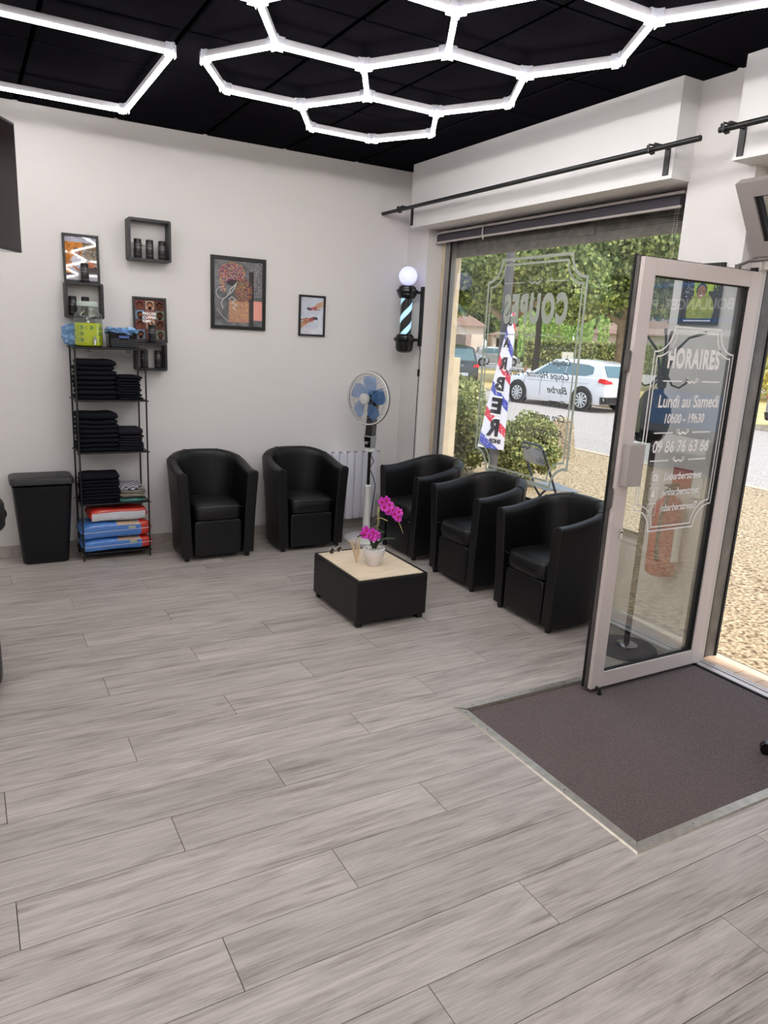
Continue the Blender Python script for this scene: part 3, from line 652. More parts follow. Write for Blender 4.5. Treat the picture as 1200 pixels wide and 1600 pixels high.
for c in ((.035, -.005, .392), (.062, -.012, .40), (.05, -.014, .358), (.085, -.014, .37), (.075, -.016, .335), (.105, -.018, .345), (.12, -.02, .312), (.145, -.024, .325), (.14, -.026, .292)): flower(c, .033, (fd[0]+random.uniform(-.4, .4), fd[1]+random.uniform(-.2, .2), fd[2]+random.uniform(-.3, .3)))
for c in ((-.06, -.004, .222), (-.078, -.008, .200), (-.048, -.008, .192), (-.018, -.008, .205), (-.02, -.012, .178), (.008, -.008, .188)): flower(c, .033, (fd[0]+random.uniform(-.4, .4), fd[1], fd[2]+random.uniform(-.3, .3)))
b = MB()
for i in range(6): b.sq((.142+.008*i, -.026, .278-.017*i), (.010-.001*i, .010-.001*i, .012-.001*i), 1, 1, 8, 5)
b.tube([(.138, -.026, .29), (.165, -.026, .235), (.186, -.026, .185)], .0014, 5); b.build('bud_spray', M_bud, t, smooth=80)
# pale dried raffia flower lying behind the pot
t2 = thing('raffia_ribbon', 'pale gauzy ribbon bow standing behind the orchid pot on the coffee table', 'ribbon', (2.012, 3.80, oz))
b = MB()
for k in range(7):
    a = k*.9; b.tube([(0, 0, .0), (.012*math.cos(a), .012*math.sin(a), .05), (-.012+.03*math.cos(a), .02*math.sin(a), .10+.01*k), (-.03+.035*math.cos(a+.5), .03*math.sin(a+.5), .125+.008*k)], [.004, .005, .004, .001], 6)
b.build('ribbon_loops', mat('cream_gauze', (220, 196, 164), .7), t2, smooth=70)
gl = thing('sunglasses', 'folded dark metal sunglasses on the left rear corner of the coffee table', 'glasses', (1.98, 4.03, oz))
b = MB()
for s_ in (-1, 1):
    b.tube([(.033*s_+.024*math.cos(a), 0, .020+.019*math.sin(a)) for a in [2*PI*i/20 for i in range(20)]], .0017, 6, closed=True)
b.tube([(-.010, 0, .028), (0, -.002, .031), (.010, 0, .028)], .0016, 6)
for s_ in (-1, 1): b.tube([(.057*s_, 0, .028), (.055*s_, .06, .024), (.045*s_, .11, .006)], .0015, 6)
b.build('frame', M_chrome, gl, smooth=60)
b = MB()
for s_ in (-1, 1): b.lathe([(.022, -.0006), (.022, .0006)], 18, (.033*s_, 0, .020), axis=(0, 1, 0))
b.build('lenses', mat('dark_lens', (40, 30, 28), .08), gl); gl.rotation_euler = (0, 0, .35)

# ------------------------------------------------------------------ electric radiator
t = thing('electric_radiator', 'white ribbed electric radiator on the back wall behind the pedestal fan', 'radiator', (2.80, 5.53, .09))
for i in range(7):
    x = 2.555+i*.074; b = MB().sq((x+.036, 5.508, .385), (.070, .055, .59), .12, .35, 16, 10); b.build('radiator_fin', mat('radiator_white', (224, 222, 230), .4), t, True, smooth=70)
MB().box((2.57, 5.525, .12), (3.06, 5.574, .64)).build('rear_plate', M_white, t, True)
b = MB()
for i in range(8): b.box((2.557+i*.072, 5.482, .672), (2.585+i*.072, 5.50, .684))
b.build('top_grille', mat('grille_grey', (160, 160, 168), .5), t, True)
MB().box((3.02, 5.49, .56), (3.07, 5.54, .66)).build('control_box', M_white, t, True, bevel=.004)

# ------------------------------------------------------------------ pedestal fan
fx, fy = 2.81, 5.16
t = thing('pedestal_fan', 'white and black pedestal fan with blue blades standing in the corner', 'fan', (fx, fy, 0))
MB().lathe([(.005, 0), (.184, 0), (.187, .006), (.180, .018), (.13, .030), (.05, .040), (.036, .05), (.005, .05)], 48).build('round_base', M_white, t, smooth=40)
MB().lathe([(.032, .04), (.031, .30), (.027, .42), (.029, .425), (.029, .455), (.018, .462)], 24).build('lower_tube', M_white, t, smooth=40)
MB().cyl((0, 0, .45), (0, 0, .78), .0125, 16).build('inner_pole', mat('dark_pole', (38, 30, 30), .25, .6), t, smooth=40)
hd = Vector((-.93, -.37, 0)); hd.normalize()
hr = Vector((-hd.y, hd.x, 0))
mt = Matrix.Translation((0, 0, 0)) @ Matrix((( -hr.x, -hd.x, 0, 0), (-hr.y, -hd.y, 0, 0), (0, 0, 1, 0), (0, 0, 0, 1)))
b = MB(); hh = [(-.012, -.016, .735), (.030, .026, .735)]
def fanbox(b, w0, w1, d0, d1, z0, z1, mi=0, sh0=0, sh1=0):
    vs = [mt @ Vector(v) for v in ((-w0, -d0+sh0, z0), (w0, -d0+sh0, z0), (w0, d0+sh0, z0), (-w0, d0+sh0, z0), (-w1, -d1+sh1, z1), (w1, -d1+sh1, z1), (w1, d1+sh1, z1), (-w1, d1+sh1, z1))]
    b.add(vs, [(0, 3, 2, 1), (4, 5, 6, 7), (0, 1, 5, 4), (1, 2, 6, 5), (2, 3, 7, 6), (3, 0, 4, 7)], mi)
b = MB(); fanbox(b, .028, .028, .026, .026, .735, .765); b.build('collar', M_white, t, bevel=.004)
b = MB(); fanbox(b, .033, .040, .030, .034, .765, .865, 0); fanbox(b, .028, .034, .034, .038, .775, .855, 1); cb = b.build('control_box', [mat('silver_grey_plastic', (140, 138, 138), .4), M_blackp], t, bevel=.003)
b = MB(); 
c = mt @ Vector((0, -.040, .805)); b.lathe([(.016, 0), (.016, .010), (.012, .013)], 20, tuple(c), axis=tuple(hd)); b.build('speed_knob', M_chrome, cb, smooth=40)
b = MB(); fanbox(b, .036, .032, .028, .03, .865, 1.00, 0, 0, .01); fanbox(b, .032, .028, .03, .03, 1.00, 1.12, 0, .01, .03); b.build('neck', M_blackp, t, bevel=.004)
HC = Vector((0, 0, 1.163))+hd*.05
b = MB(); b.lathe([(.03, -.16), (.055, -.15), (.065, -.10), (.065, -.05), (.045, -.045), (.01, -.04)], 24); head = b.build('motor_housing', M_blackp, t, smooth=40)
head.location = HC; head.rotation_euler = hd.to_track_quat('Z', 'Y').to_euler()
bl = MB(); R = .175
for k in range(5):
    a0 = 2*PI*k/5; vs = []; N = 8
    for i in range(N+1):
        u = i/N; r = .03+u*(R-.03); half = .20+.34*math.sin(PI*min(1, .15+u*.75))
        for j in range(5):
            a = a0+(j/4-.5)*2*half+.25*u; vs.append((r*math.cos(a), r*math.sin(a), .022*(j/4-.5)*(1-.3*u)))
    bl.add(vs, [(5*i+j, 5*i+j+1, 5*i+j+6, 5*i+j+5) for i in range(N) for j in range(4)])
mb_ = mat('translucent_blue_blade', (70, 130, 196), .15, spec=.6); mb_.node_tree.nodes['Principled BSDF'].inputs['Transmission Weight'].default_value = .0; mb_.node_tree.nodes['Principled BSDF'].inputs['Alpha'].default_value = .62
bl.build('blades', mb_, head, smooth=80)
MB().lathe([(.042, .03), (.042, .055), (.03, .06), (.001, .062)], 28).build('hub_cap', mat('light_grey_plastic', (205, 205, 203), .4), head, smooth=40)
cg = MB(); cb2 = MB()
for k in range(40):
    a = 2*PI*k/40
    prof = [(.04, .056), (.10, .060), (.16, .050), (.195, .022), (.203, .0)]
    cg.tube([(r*math.cos(a+.35*r/.2), r*math.sin(a+.35*r/.2), z) for r, z in prof], .0008, 3, caps=False)
    prof = [(.05, -.05), (.11, -.058), (.17, -.045), (.203, 0)]
    cb2.tube([(r*math.cos(a), r*math.sin(a), z) for r, z in prof], .0008, 3, caps=False)
for r, z, q in ((.10, .060, .0014), (.155, .051, .0014), (.19, .028, .0014)): cg.tube([(r*math.cos(2*PI*i/40), r*math.sin(2*PI*i/40), z) for i in range(40)], q, 5, closed=True)
cg.build('front_grille', mat('grey_wire', (120, 124, 130), .4), head); cb2.build('rear_grille', mat('grey_wire'), head)
MB().tube([(.205*math.cos(2*PI*i/56), .205*math.sin(2*PI*i/56), .0) for i in range(56)], .0065, 8, closed=True).build('outer_ring', M_white, head, smooth=80)
MB().tube([(.209*math.cos(2*PI*i/56), .209*math.sin(2*PI*i/56), -.012) for i in range(56)], .006, 8, closed=True).build('rear_ring', mat('mid_grey_ring', (96, 96, 96), .4), head, smooth=80)
b = MB().tube([(fx+.03, fy+.03, .78), (fx+.06, fy+.04, .74), (fx+.045, fy+.06, .70), (fx+.075, fy+.06, .64), (fx+.05, fy+.08, .58), (fx+.10, fy+.10, .50), (fx+.14, fy+.13, .42), (fx+.16, fy+.2, .22), (fx+.17, fy+.24, .06), (fx+.12, fy+.27, .02), (fx+.22, fy+.30, .015), (fx+.30, fy+.36, .02)], .004, 6)
b.build('power_cord', M_blackm, t, True, smooth=60)
b = MB().box((3.10, 5.555, .22), (3.20, 5.575, .30)); o = b.build('power_socket', M_white, bevel=.003); tag(o, 'white double power socket low on the back wall behind the fan', 'socket')
pts = [(3.15, 5.55, .26), (3.14, 5.48, .20), (3.05, 5.42, .05)]
for i in range(26): a = i*.9; pts.append((3.08+.09*math.cos(a)+.02*math.sin(3*a), 5.30+.08*math.sin(a), .012+.006*(i % 4)))
tag(MB().tube(pts, .0045, 6).build('tangled_cable', M_blackm, smooth=60), 'tangle of black cable on the floor between the fan and the corner armchair', 'cable')

# ------------------------------------------------------------------ barber pole lamp
px, py = 3.186, 5.335
t = thing('barber_pole', 'black wall-mounted barber pole lamp with glowing globe in the corner', 'barber pole', (3.30, 5.30, 1.58))
b = MB().box((3.292, 5.262, 1.582), (3.3095, 5.302, 2.055)); bk = b.build('wall_bracket', M_blackm, t, True, bevel=.002)
b = MB().tube([(3.30, 5.285, 2.01), (3.23, 5.315, 2.005)], .012, 10).tube([(3.30, 5.285, 1.63), (3.23, 5.315, 1.635)], .012, 10); b.build('bracket_arms', M_blackm, t, True, smooth=50)
b = MB().lathe([(.001, 2.055), (.060, 2.055), (.064, 2.048), (.070, 2.046), (.072, 2.03), (.085, 2.026), (.088, 2.012), (.085, 1.998), (.078, 1.994), (.078, 1.98), (.070, 1.976), (.068, 1.962), (.056, 1.955), (.001, 1.955)], 36, (px, py, 0)); b.build('upper_cap', M_blackp, t, True, smooth=35)
b = MB().lathe([(.001, 1.674), (.062, 1.674), (.068, 1.662), (.074, 1.660), (.076, 1.648), (.090, 1.642), (.092, 1.628), (.086, 1.616), (.074, 1.612), (.073, 1.565), (.066, 1.54), (.048, 1.527), (.001, 1.523)], 36, (px, py, 0)); b.build('lower_cap', M_blackp, t, True, smooth=35)
b = MB().sq((px, py, 2.132), (.148, .148, .148), 1, 1, 32, 18); b.build('glowing_globe', mat('lit_opal_globe', (200, 205, 255), .3, emit=(196, 200, 255), es=1.0), t, True, smooth=80)
b = MB(); n1, n2 = 48, 24; vs = [(px+.047*math.cos(2*PI*i/n1+1.9*j/n2*PI), py+.047*math.sin(2*PI*i/n1+1.9*j/n2*PI), 1.672+.285*j/n2) for j in range(n2+1) for i in range(n1)]
fs = []; ms = []
for j in range(n2):
    for i in range(n1): fs.append((j*n1+i, j*n1+(i+1) % n1, (j+1)*n1+(i+1) % n1, (j+1)*n1+i)); ms.append(1 if (i % 24) < 9 else 0)
b.add(vs, fs, ms); b.build('striped_cylinder', [M_blackp, mat('lit_pale_blue_stripe', (180, 222, 245), .4, emit=(176, 222, 250), es=.85)], t, True, smooth=80)
b = MB().lathe([(.058, 1.672), (.058, 1.957)], 36, (px, py, 0)); b.f = b.f[:-2]; b.m = b.m[:-2]; b.build('glass_tube', M_glass, t, True, smooth=80)
c_ = thing('lamp_cable', 'thin black cable with inline switch hanging below the barber pole lamp', 'cable', (3.303, 5.275, .70))
MB().tube([(3.303, 5.285, 1.59), (3.304, 5.270, 1.53), (3.303, 5.277, 1.48), (3.303, 5.272, 1.39), (3.303, 5.274, 1.33), (3.303, 5.275, 1.1), (3.303, 5.275, .55), (3.303, 5.28, .02)], .003, 6).build('cord', M_blackm, c_, True, smooth=60)
MB().box((3.294, 5.263, 1.335), (3.308, 5.285, 1.395)).build('inline_switch', M_blackp, c_, True, bevel=.004)

# ------------------------------------------------------------------ framed prints
def framed(name, label, x0, x1, z0, z1, img, fw=.014, cat='picture frame', yb=YB, lean=0., rough=.03, sheet='printed_poster'):
    t = thing(name, label, cat, ((x0+x1)/2, yb-.01, z0), 0)
    b = MB(); rect_ring(b, x0, x1, z0, z1, fw, yb-.020, yb-.001, 'xz'); b.build('frame', M_blackm, t, True, bevel=.001)
    MB().box((x0+.004, yb-.008, z0+.004), (x1-.004, yb-.001, z1-.004)).build('backing_board', M_blackm, t, True)
    a0, a1, c0, c1 = x0+fw-.001, x1-fw+.001, z0+fw-.001, z1-fw+.001
    p = raster_panel(sheet, img, lambda u, v: (a0+(a1-a0)*u, yb-.0095, c1-(c1-c0)*v), t, rough=rough)
    if lean:
        t.location.y -= math.sin(lean)*(z1-z0); t.rotation_euler.x = -lean
    return t
# 1: two barbers in a shop
P = Paint(70, 96, (196, 126, 60)); P.rect(0, 0, 1, .14, (176, 176, 190)).rect(.55, .14, 1, .95, (120, 104, 84)).grain(.25, 9, 3)
P.speck((P.X > .5) & (P.Y > .3) & (P.Y < .6), [(70, 80, 60), (196, 190, 160), (60, 70, 110), (150, 120, 90), (220, 220, 220)], .6)
P.speck((P.X > .8) & (P.Y > .55), [(40, 40, 40), (220, 220, 220), (160, 110, 90)], .45, 5)
P.ell(.36, .66, .24, .22, (206, 208, 216)).rect(.20, .56, .52, .82, (204, 206, 216)).ell(.13, .60, .08, .05, (176, 116, 84)).seg(.14, .62, .40, .76, .035, (176, 116, 84)); P.head(.37, .37, .11, (170, 112, 84), (40, 28, 24), (60, 34, 28), .73)
P.ell(.80, .64, .12, .09, (176, 110, 84)).rect(.66, .70, .98, .86, (90, 84, 84)).rect(0, .86, 1, 1, (190, 190, 196)).rect(0, .84, .3, .9, (70, 50, 60)).grain(.12, 20, 5)
framed('framed_poster', 'black framed poster of a bearded man in white on the left wall cube', .624, .853, 1.898, 2.211, P.a, .015, lean=.075)
# 2: collage of haircuts with lettering
P = Paint(70, 96, (96, 70, 74)); cols = [(120, 74, 70), (110, 116, 104), (150, 104, 100), (120, 140, 160), (96, 66, 60), (180, 150, 130)]
k = 0
for y in (0.03, .27, .50, .74):
    for x in (0.02, .36, .69):
        P.rect(x, y, x+.30, y+.22, cols[(k*5) % 6]); P.head(x+.15, y+.13, .095, [(120, 76, 56), (176, 122, 94), (90, 60, 44)][k % 3], (26, 20, 20), (36, 26, 22) if k % 2 else None, .73); k += 1
P.grain(.15, 16, 8); P.put(P.X > 2, (0, 0, 0))
fp = framed('framed_poster', 'black framed haircut collage poster with white lettering on the lower wall cube', 1.066, 1.300, 1.519, 1.834, P.a, .015, lean=.075)
F = Flat((0, YB-.0102-math.sin(.075)*.315, 0), (1, 0, 0), (0, 0, 1))
for i, (s_, w) in enumerate((('PRECISE', .095), ('CLIPPER', .095), ('KEMEI', .055))): F.text(s_, 1.132, 1.712-.026*i, .018, w, bold=.04)
F.build('lettering', M_vinyl, fp)
# 3: large abstract graffiti print
P = Paint(120, 150, (118, 118, 120)); P.grain(.35, 7, 11)
P.speck((P.X > .72) & (P.Y < .55), [(70, 70, 74), (170, 170, 176), (120, 110, 116)], .5, 3)
P.rect(.30, .60, .74, .95, (176, 128, 110), .85).rect(.80, .60, 1, .90, (232, 162, 148)).put((P.X > .72) & (P.X < .82) & (P.Y > .15), (60, 54, 54), .8)
P.ell(.36, .20, .25, .15, (96, 60, 90)); P.ell(.38, .17, .20, .11, (60, 90, 130), .5)
bright = [(196, 60, 90), (230, 190, 60), (110, 60, 150), (60, 110, 190), (230, 210, 160), (150, 40, 60), (70, 130, 70), (232, 120, 60), (60, 40, 60)]
d = np.hypot((P.X-.37)/.27, (P.Y-.19)/.16); P.speck((d < 1), bright, .75, 9); P.ell(.40, .34, .14, .05, (48, 44, 50), .8)
P.speck((np.abs(P.X-.13-.35*(P.Y-.15)**2-.02) < .045) & (P.Y > .2) & (P.Y < .48), bright, .8, 4)
P.speck((np.hypot((P.X-.60)/.18, (P.Y-.46)/.20) < 1), [(196, 90, 70), (230, 180, 70), (90, 130, 80), (130, 60, 110), (70, 60, 110), (60, 50, 50)], .8, 5)
P.speck((P.X > .30) & (P.X < .72) & (P.Y > .62) & (P.Y < .93), [(200, 140, 110), (230, 200, 120), (150, 100, 90), (220, 170, 150)], .45, 6)
gp = framed('framed_art_print', 'large black framed print of colourful graffiti on grey, centre of the back wall', 1.629, 2.056, 1.642, 2.167, P.a, .026)
F = Flat((0, YB-.0102, 0), (1, 0, 0), (0, 0, 1)); X = lambda u: 1.655+.375*u; Z = lambda v: 2.141-.473*v
F.line([(X(.16+.12*math.cos(a)), Z(.50+.09*math.sin(a))) for a in [2*PI*i/18 for i in range(15)]], .004); F.line([(X(u), Z(v)) for u, v in ((.30, .50), (.33, .44), (.42, .37), (.46, .33), (.44, .38), (.36, .48), (.24, .56), (.18, .60), (.14, .66), (.18, .74))], .006)
F.line([(X(u), Z(v)) for u, v in ((.30, .60), (.36, .55), (.44, .60), (.36, .64), (.45, .68), (.38, .72), (.44, .76))], .006); F.line([(X(u), Z(v)) for u, v in ((.05, .74), (.12, .82), (.22, .90), (.30, .94))], .003)
F.build('graffiti_lines', mat('pale_grey_ink', (196, 198, 200), .4), gp)
# 4: small print of two forearms with clippers
P = Paint(66, 96, (196, 200, 214)); P.put(P.Y > .82, (206, 206, 214)).grain(.07, 6, 2); P.rect(.76, .45, .92, .85, (216, 216, 222), .5)
for m in ((1.0, .16, .78, .22, .11, (196, 160, 130)), (.80, .20, .62, .30, .085, (186, 144, 114)), (.66, .28, .40, .33, .055, (172, 84, 92)), (.42, .32, .32, .31, .05, (70, 66, 72)),
          (0.0, .78, .22, .68, .10, (190, 150, 118)), (.20, .66, .50, .60, .085, (176, 120, 96)), (.44, .60, .60, .56, .06, (150, 58, 62)), (.60, .57, .70, .57, .055, (70, 56, 60)), (.02, .62, .3, .56, .02, (150, 100, 80)), (.60, .34, .80, .33, .02, (150, 104, 80))): P.seg(*m)
P.grain(.10, 22, 4)
framed('framed_art_print', 'small black framed print of two hands holding clippers, right of the graffiti print', 2.336, 2.563, 1.619, 1.935, P.a, .015)

# ------------------------------------------------------------------ wall cubes and cans
def cube_shelf(label, x0, x1, z0, z1, y0=5.46):
    t = thing('wall_cube_shelf', label, 'wall shelf', ((x0+x1)/2, YB-.005, z0), group='black open wall cube shelves'); w = .016; d = YB-y0
    b = MB(); X = [(x0, z0), (x1, z0), (x1, z1), (x0, z1)]
    def rr(a0, a1, c0, c1, r, y): return [(cx+r*math.cos(an), y, cz+r*math.sin(an)) for cx, cz, s0 in ((a1-r, c1-r, 0), (a0+r, c1-r, 90), (a0+r, c0+r, 180), (a1-r, c0+r, 270)) for an in [math.radians(s0+30*q) for q in range(4)]]
    o0, o1 = rr(x0, x1, z0, z1, .012, y0), rr(x0, x1, z0, z1, .012, YB-.001); i0, i1 = rr(x0+w, x1-w, z0+w, z1-w, .003, y0), rr(x0+w, x1-w, z0+w, z1-w, .003, YB-.001)
    b.loft([o0, o1, i1, i0, o0], True, False); b.build('cube_frame', mat('black_laminate', (30, 30, 32), .45), t, True, smooth=40); return t
cube_shelf('empty-topped black wall cube holding three cans in a row, highest of the wall cubes', 1.032, 1.320, 2.072, 2.348)
cube_shelf('black wall cube half hidden by the drink dispenser, under the bearded man poster', .616, .859, 1.663, 1.896)
cube_shelf('small black wall cube holding two cans, at the right end of the towel rack', 1.062, 1.279, 1.323, 1.518)
can0 = None
M_can = mat('black_can_print', (34, 32, 34), .3, var=(160, .9, (1, 1, 3)), spec=.6); M_cant = mat('black_can_cap', (14, 14, 14), .35)
for lb, x, y, z in (('black product can, left of three in the highest wall cube', 1.100, 5.50, 2.0885), ('black product can, middle of three in the highest wall cube', 1.180, 5.50, 2.0885), ('black product can, right of three in the highest wall cube', 1.266, 5.50, 2.0885),
                    ('black product can standing in front of the bearded man poster', .750, 5.500, 1.8965), ('black product can standing in front of the haircut collage poster', 1.182, 5.495, 1.5185),
                    ('black product can, left one in the small lower cube', 1.125, 5.50, 1.3395), ('black product can, right one in the small lower cube', 1.222, 5.50, 1.3395), ('black product can behind the drink dispenser, at the left in the cube', .665, 5.50, 1.6795),
                    ('black product can behind the drink dispenser, in the middle of the cube', .745, 5.50, 1.6795)):
    if can0 is None:
        can0 = o = thing('product_can', lb, 'can', group='black product cans on the wall cubes')
        MB().lathe([(.024, 0), (.0265, .003), (.0265, .100), (.024, .104)], 24).build('can_body', M_can, o, smooth=40); MB().lathe([(.0255, .104), (.0255, .122), (.022, .126), (.001, .126)], 24).build('cap', M_cant, o, smooth=40)
        MB().lathe([(.0268, .02), (.0268, .022)], 24).lathe([(.0268, .088), (.0268, .090)], 24).lathe([(.0268, .070), (.0268, .073)], 24).build('label_lines', mat('grey_label_ink', (130, 126, 124), .4), o)['kind'] = 'stuff'
    else: o = copy_tree(can0); o['label'] = lb
    o.location = (x, y, z); o.rotation_euler = (0, 0, random.random()*6)

# ------------------------------------------------------------------ metal rack
RX0, RX1, RY0, RY1 = .637, 1.087, 5.285, 5.545
rk = thing('metal_rack', 'narrow black five-tier metal rack with towels, in the left part of the back wall', 'shelf', ((RX0+RX1)/2, (RY0+RY1)/2, 0))
for x, y in ((RX0, RY0), (RX1, RY0), (RX0, RY1), (RX1, RY1)): MB().tube([(x, y, 0), (x, y, 1.482)], .0058, 8).build('post', M_blackm, rk, True, smooth=60)
SZ = (.058, .413, .775, 1.132, 1.480)
for i, z in enumerate(SZ):
    b = MB().box((RX0-.004, RY0-.004, z-.006), (RX1+.004, RY1+.004, z))
    for y in (RY0, RY1): b.tube([(RX0-.016, y, z-.008), (RX1+.016, y, z-.008)], .0048, 6)
    for x in (RX0, RX1): b.tube([(x, RY0-.012, z-.008), (x, RY1+.012, z-.008)], .0048, 6)
    b.build('shelf_board', M_blackm, rk, True)
for x in (.72, .975): MB().tube([(x-.008, RY0-.004, 1.472), (x-.008, RY0-.006, 1.452), (x+.008, RY0-.006, 1.452), (x+.008, RY0-.004, 1.472)], .003, 6).build('hanging_loop', M_blackm, rk, True)
# towels
def towel_mesh(w, d, h, mt, name, seed, layers=2, droop=0.):
    r = random.Random(seed); ph = [r.random()*6 for _ in range(6)]
    b = MB()
    for l in range(layers):
        hh = h/layers
        def fn(p, q, l=l, hh=hh):
            q = Vector(q); q.z += .0022*math.sin(9*q.x/w+ph[0])+.0018*math.sin(13*q.y/d+ph[1]+l); q.x += .003*math.sin(7*p.y+ph[2]+l); q.y += .003*math.sin(5*p.x+ph[3]+l*2)
            q.z -= droop*max(0, -p.y)*.5; return q
        b.sq((0, 0, hh*(l+.5)), (w, d, hh*1.04), .5, .22, 24, 8, fn)
    return b.build(name, mt, smooth=80)
M_tw = mat('black_terry_cloth', (24, 26, 32), .95, spec=.1, bump=(420, .5)); M_tw2 = mat('faded_black_terry', (36, 35, 42), .95, spec=.1, bump=(420, .5)); M_tw3 = mat('washed_charcoal_terry', (52, 50, 54), .95, spec=.1, bump=(420, .5))
def stack(x, y, z, n, w, d, h, mt, where, group, rnd, layers=2, bump=None, ztop=None):
    src = None; zz_ = z
    for i in range(n):
        pos = 'lowest' if i == 0 else ('topmost' if i == n-1 else None)
        hh = h
        if i == n-1 and bump: hh = h*bump
        if src is None or hh != h or rnd.random() < .25: o = towel_mesh(w, d, hh, mt, 'folded_towel', rnd.randint(0, 9999), layers); src = o if hh == h else src
        else: o = src.copy(); COL.objects.link(o)
        o.location = (x+rnd.uniform(-.008, .008), y+rnd.uniform(-.006, .006), zz_+.0008); o.rotation_euler = (0, 0, rnd.uniform(-.03, .03)); zz_ += hh
        ordn = ['lowest', 'second from below', 'third from below', 'fourth from below', 'fifth from below', 'sixth from below', 'seventh from below', 'eighth from below', 'ninth from below', 'tenth from below'][i] if i < n-1 else 'topmost'
        tag(o, '%s folded towel, %s in the %s' % ('black' if mt is not M_tw3 else 'charcoal', ordn, where), 'towel', group)
R_ = random.Random(5)
stack(.765, 5.40, SZ[3], 8, .262, .225, .0318, M_tw, 'left stack on the upper towel shelf', 'folded towels on the rack', R_, 1, 1.3)
stack(.980, 5.40, SZ[3], 9, .170, .215, .0175, M_tw, 'right stack on the upper towel shelf', 'folded towels on the rack', R_, 1, 1.2)
stack(.765, 5.40, SZ[2], 8, .268, .225, .0312, M_tw, 'left stack on the middle towel shelf', 'folded towels on the rack', R_, 1, 1.5)
stack(.985, 5.40, SZ[2], 7, .172, .215, .0180, M_tw2, 'right stack on the middle towel shelf', 'folded towels on the rack', R_, 1, 2.6)
stack(.765, 5.40, SZ[1], 8, .262, .225, .0235, M_tw, 'left stack on the lower towel shelf', 'folded towels on the rack', R_, 1, 1.6)
cc = [('teal and white striped folded cloth at the bottom of the patterned pile', (96, 170, 166), .018), ('dark green folded cloth in the patterned pile', (44, 56, 52), .016), ('beige folded cloth in the middle of the patterned pile', (156, 148, 134), .020),
      ('grey brown folded cloth under the checked one', (132, 126, 116), .022)]
zc = SZ[1]
for lb, c, h in cc:
    o = towel_mesh(.175, .215, h, mat('cloth_%d_%d' % c[:2], c, .9, var=(26, .35, (1, 1, 3)), bump=(300, .3)), 'folded_cloth', int(h*9999)+c[0], 2); o.location = (.985+R_.uniform(-.006, .006), 5.40, zc+.0008); o.rotation_euler = (0, 0, R_.uniform(-.05, .05)); zc += h
    tag(o, lb, 'cloth', 'patterned cloths on the rack')
m = bpy.data.materials.new('black_white_check'); m.use_nodes = True; nn = m.node_tree; tcx = nn.nodes.new('ShaderNodeTexCoord'); ck = nn.nodes.new('ShaderNodeTexChecker'); ck.inputs['Scale'].default_value = 42
ck.inputs[1].default_value = lin((206, 206, 214)); ck.inputs[2].default_value = lin((44, 46, 60)); nn.links.new(tcx.outputs['Object'], ck.inputs[0]); nn.links.new(ck.outputs[0], nn.nodes['Principled BSDF'].inputs[0]); nn.nodes['Principled BSDF'].inputs['Roughness'].default_value = .9
o = towel_mesh(.165, .20, .034, m, 'folded_cloth', 77, 2); o.location = (.972, 5.405, zc+.0008); tag(o, 'black and white checked folded cloth on top of the patterned pile', 'cloth', 'patterned cloths on the rack')
# bagged pads on the bottom shelf
def pack(label, loc, dims, cols, rz=0, red=True):
    def pf(p, q):
        q = Vector(q); q.z += .004*math.sin(22*q.x+3*q.y*9)+.003*math.sin(40*q.y+q.x*15); k = abs(p.x)
        if k > .93: q.z = q.z*.35 if True else q.z
        return q
    def mf(c):
        if cols == 'blue':
            if c.x > dims[0]*.30: return 1
            if c.x > dims[0]*.28: return 2
            if c.z > dims[2]*.28 and dims[0]*-.05 < c.x < dims[0]*.27 and c.y < 0: return 3
            return 0
        return 2 if (c.y < -dims[1]*.30 and c.z < dims[2]*.12 and abs(c.x) < dims[0]*.46) else 1
    b = MB().sq((0, 0, 0), dims, .42, .16, 72, 24, pf, mfn=mf)
    o = b.build('bagged_pads', [mat('blue_film', (74, 126, 200), .22, bump=(45, .7), spec=.7), mat('red_film', (196, 48, 34), .2, bump=(45, .7), spec=.7), mat('white_film', (206, 208, 214), .22, bump=(40, .7), spec=.7), mat('beige_photo_print', (176, 150, 128), .25)], smooth=80)
    o.location = loc; o.rotation_euler = (0, 0, rz); tag(o, label, 'package', 'bagged pads on the bottom shelf')
    if cols == 'blue':
        F = Flat((0, 0, 0), (1, 0, 0), (0, 0, 1)); y = -dims[1]/2-.004
        F.o = Vector((0, y, 0)); F.line([(-dims[0]*.46, -.004), (-.1, -.002), (.1, .002), (dims[0]*.49, .006)], .0035); F.build('seam_line', mat('white_film', rough=.3), o, world=False)
        F = Flat((0, y+.001, 0), (1, 0, 0), (0, 0, 1)); F.poly([(dims[0]*.16, .008), (dims[0]*.26, .008), (dims[0]*.26, .026), (dims[0]*.16, .026)]); F.build('barcode_label', mat('pale_label', (170, 180, 150), .4), o, world=False)
    return o
pack('blue bag of pads with a red end, lowest of the three bags', (.868, 5.405, SZ[0]+.047), (.49, .245, .090), 'blue')
pack('blue bag of pads with a red end, upper one under the red bag', (.862, 5.405, SZ[0]+.152), (.49, .245, .115), 'blue', .01)
pack('red and white bag of pads on top of the two blue bags', (.880, 5.41, SZ[0]+.262), (.40, .235, .098), 'red', .02)
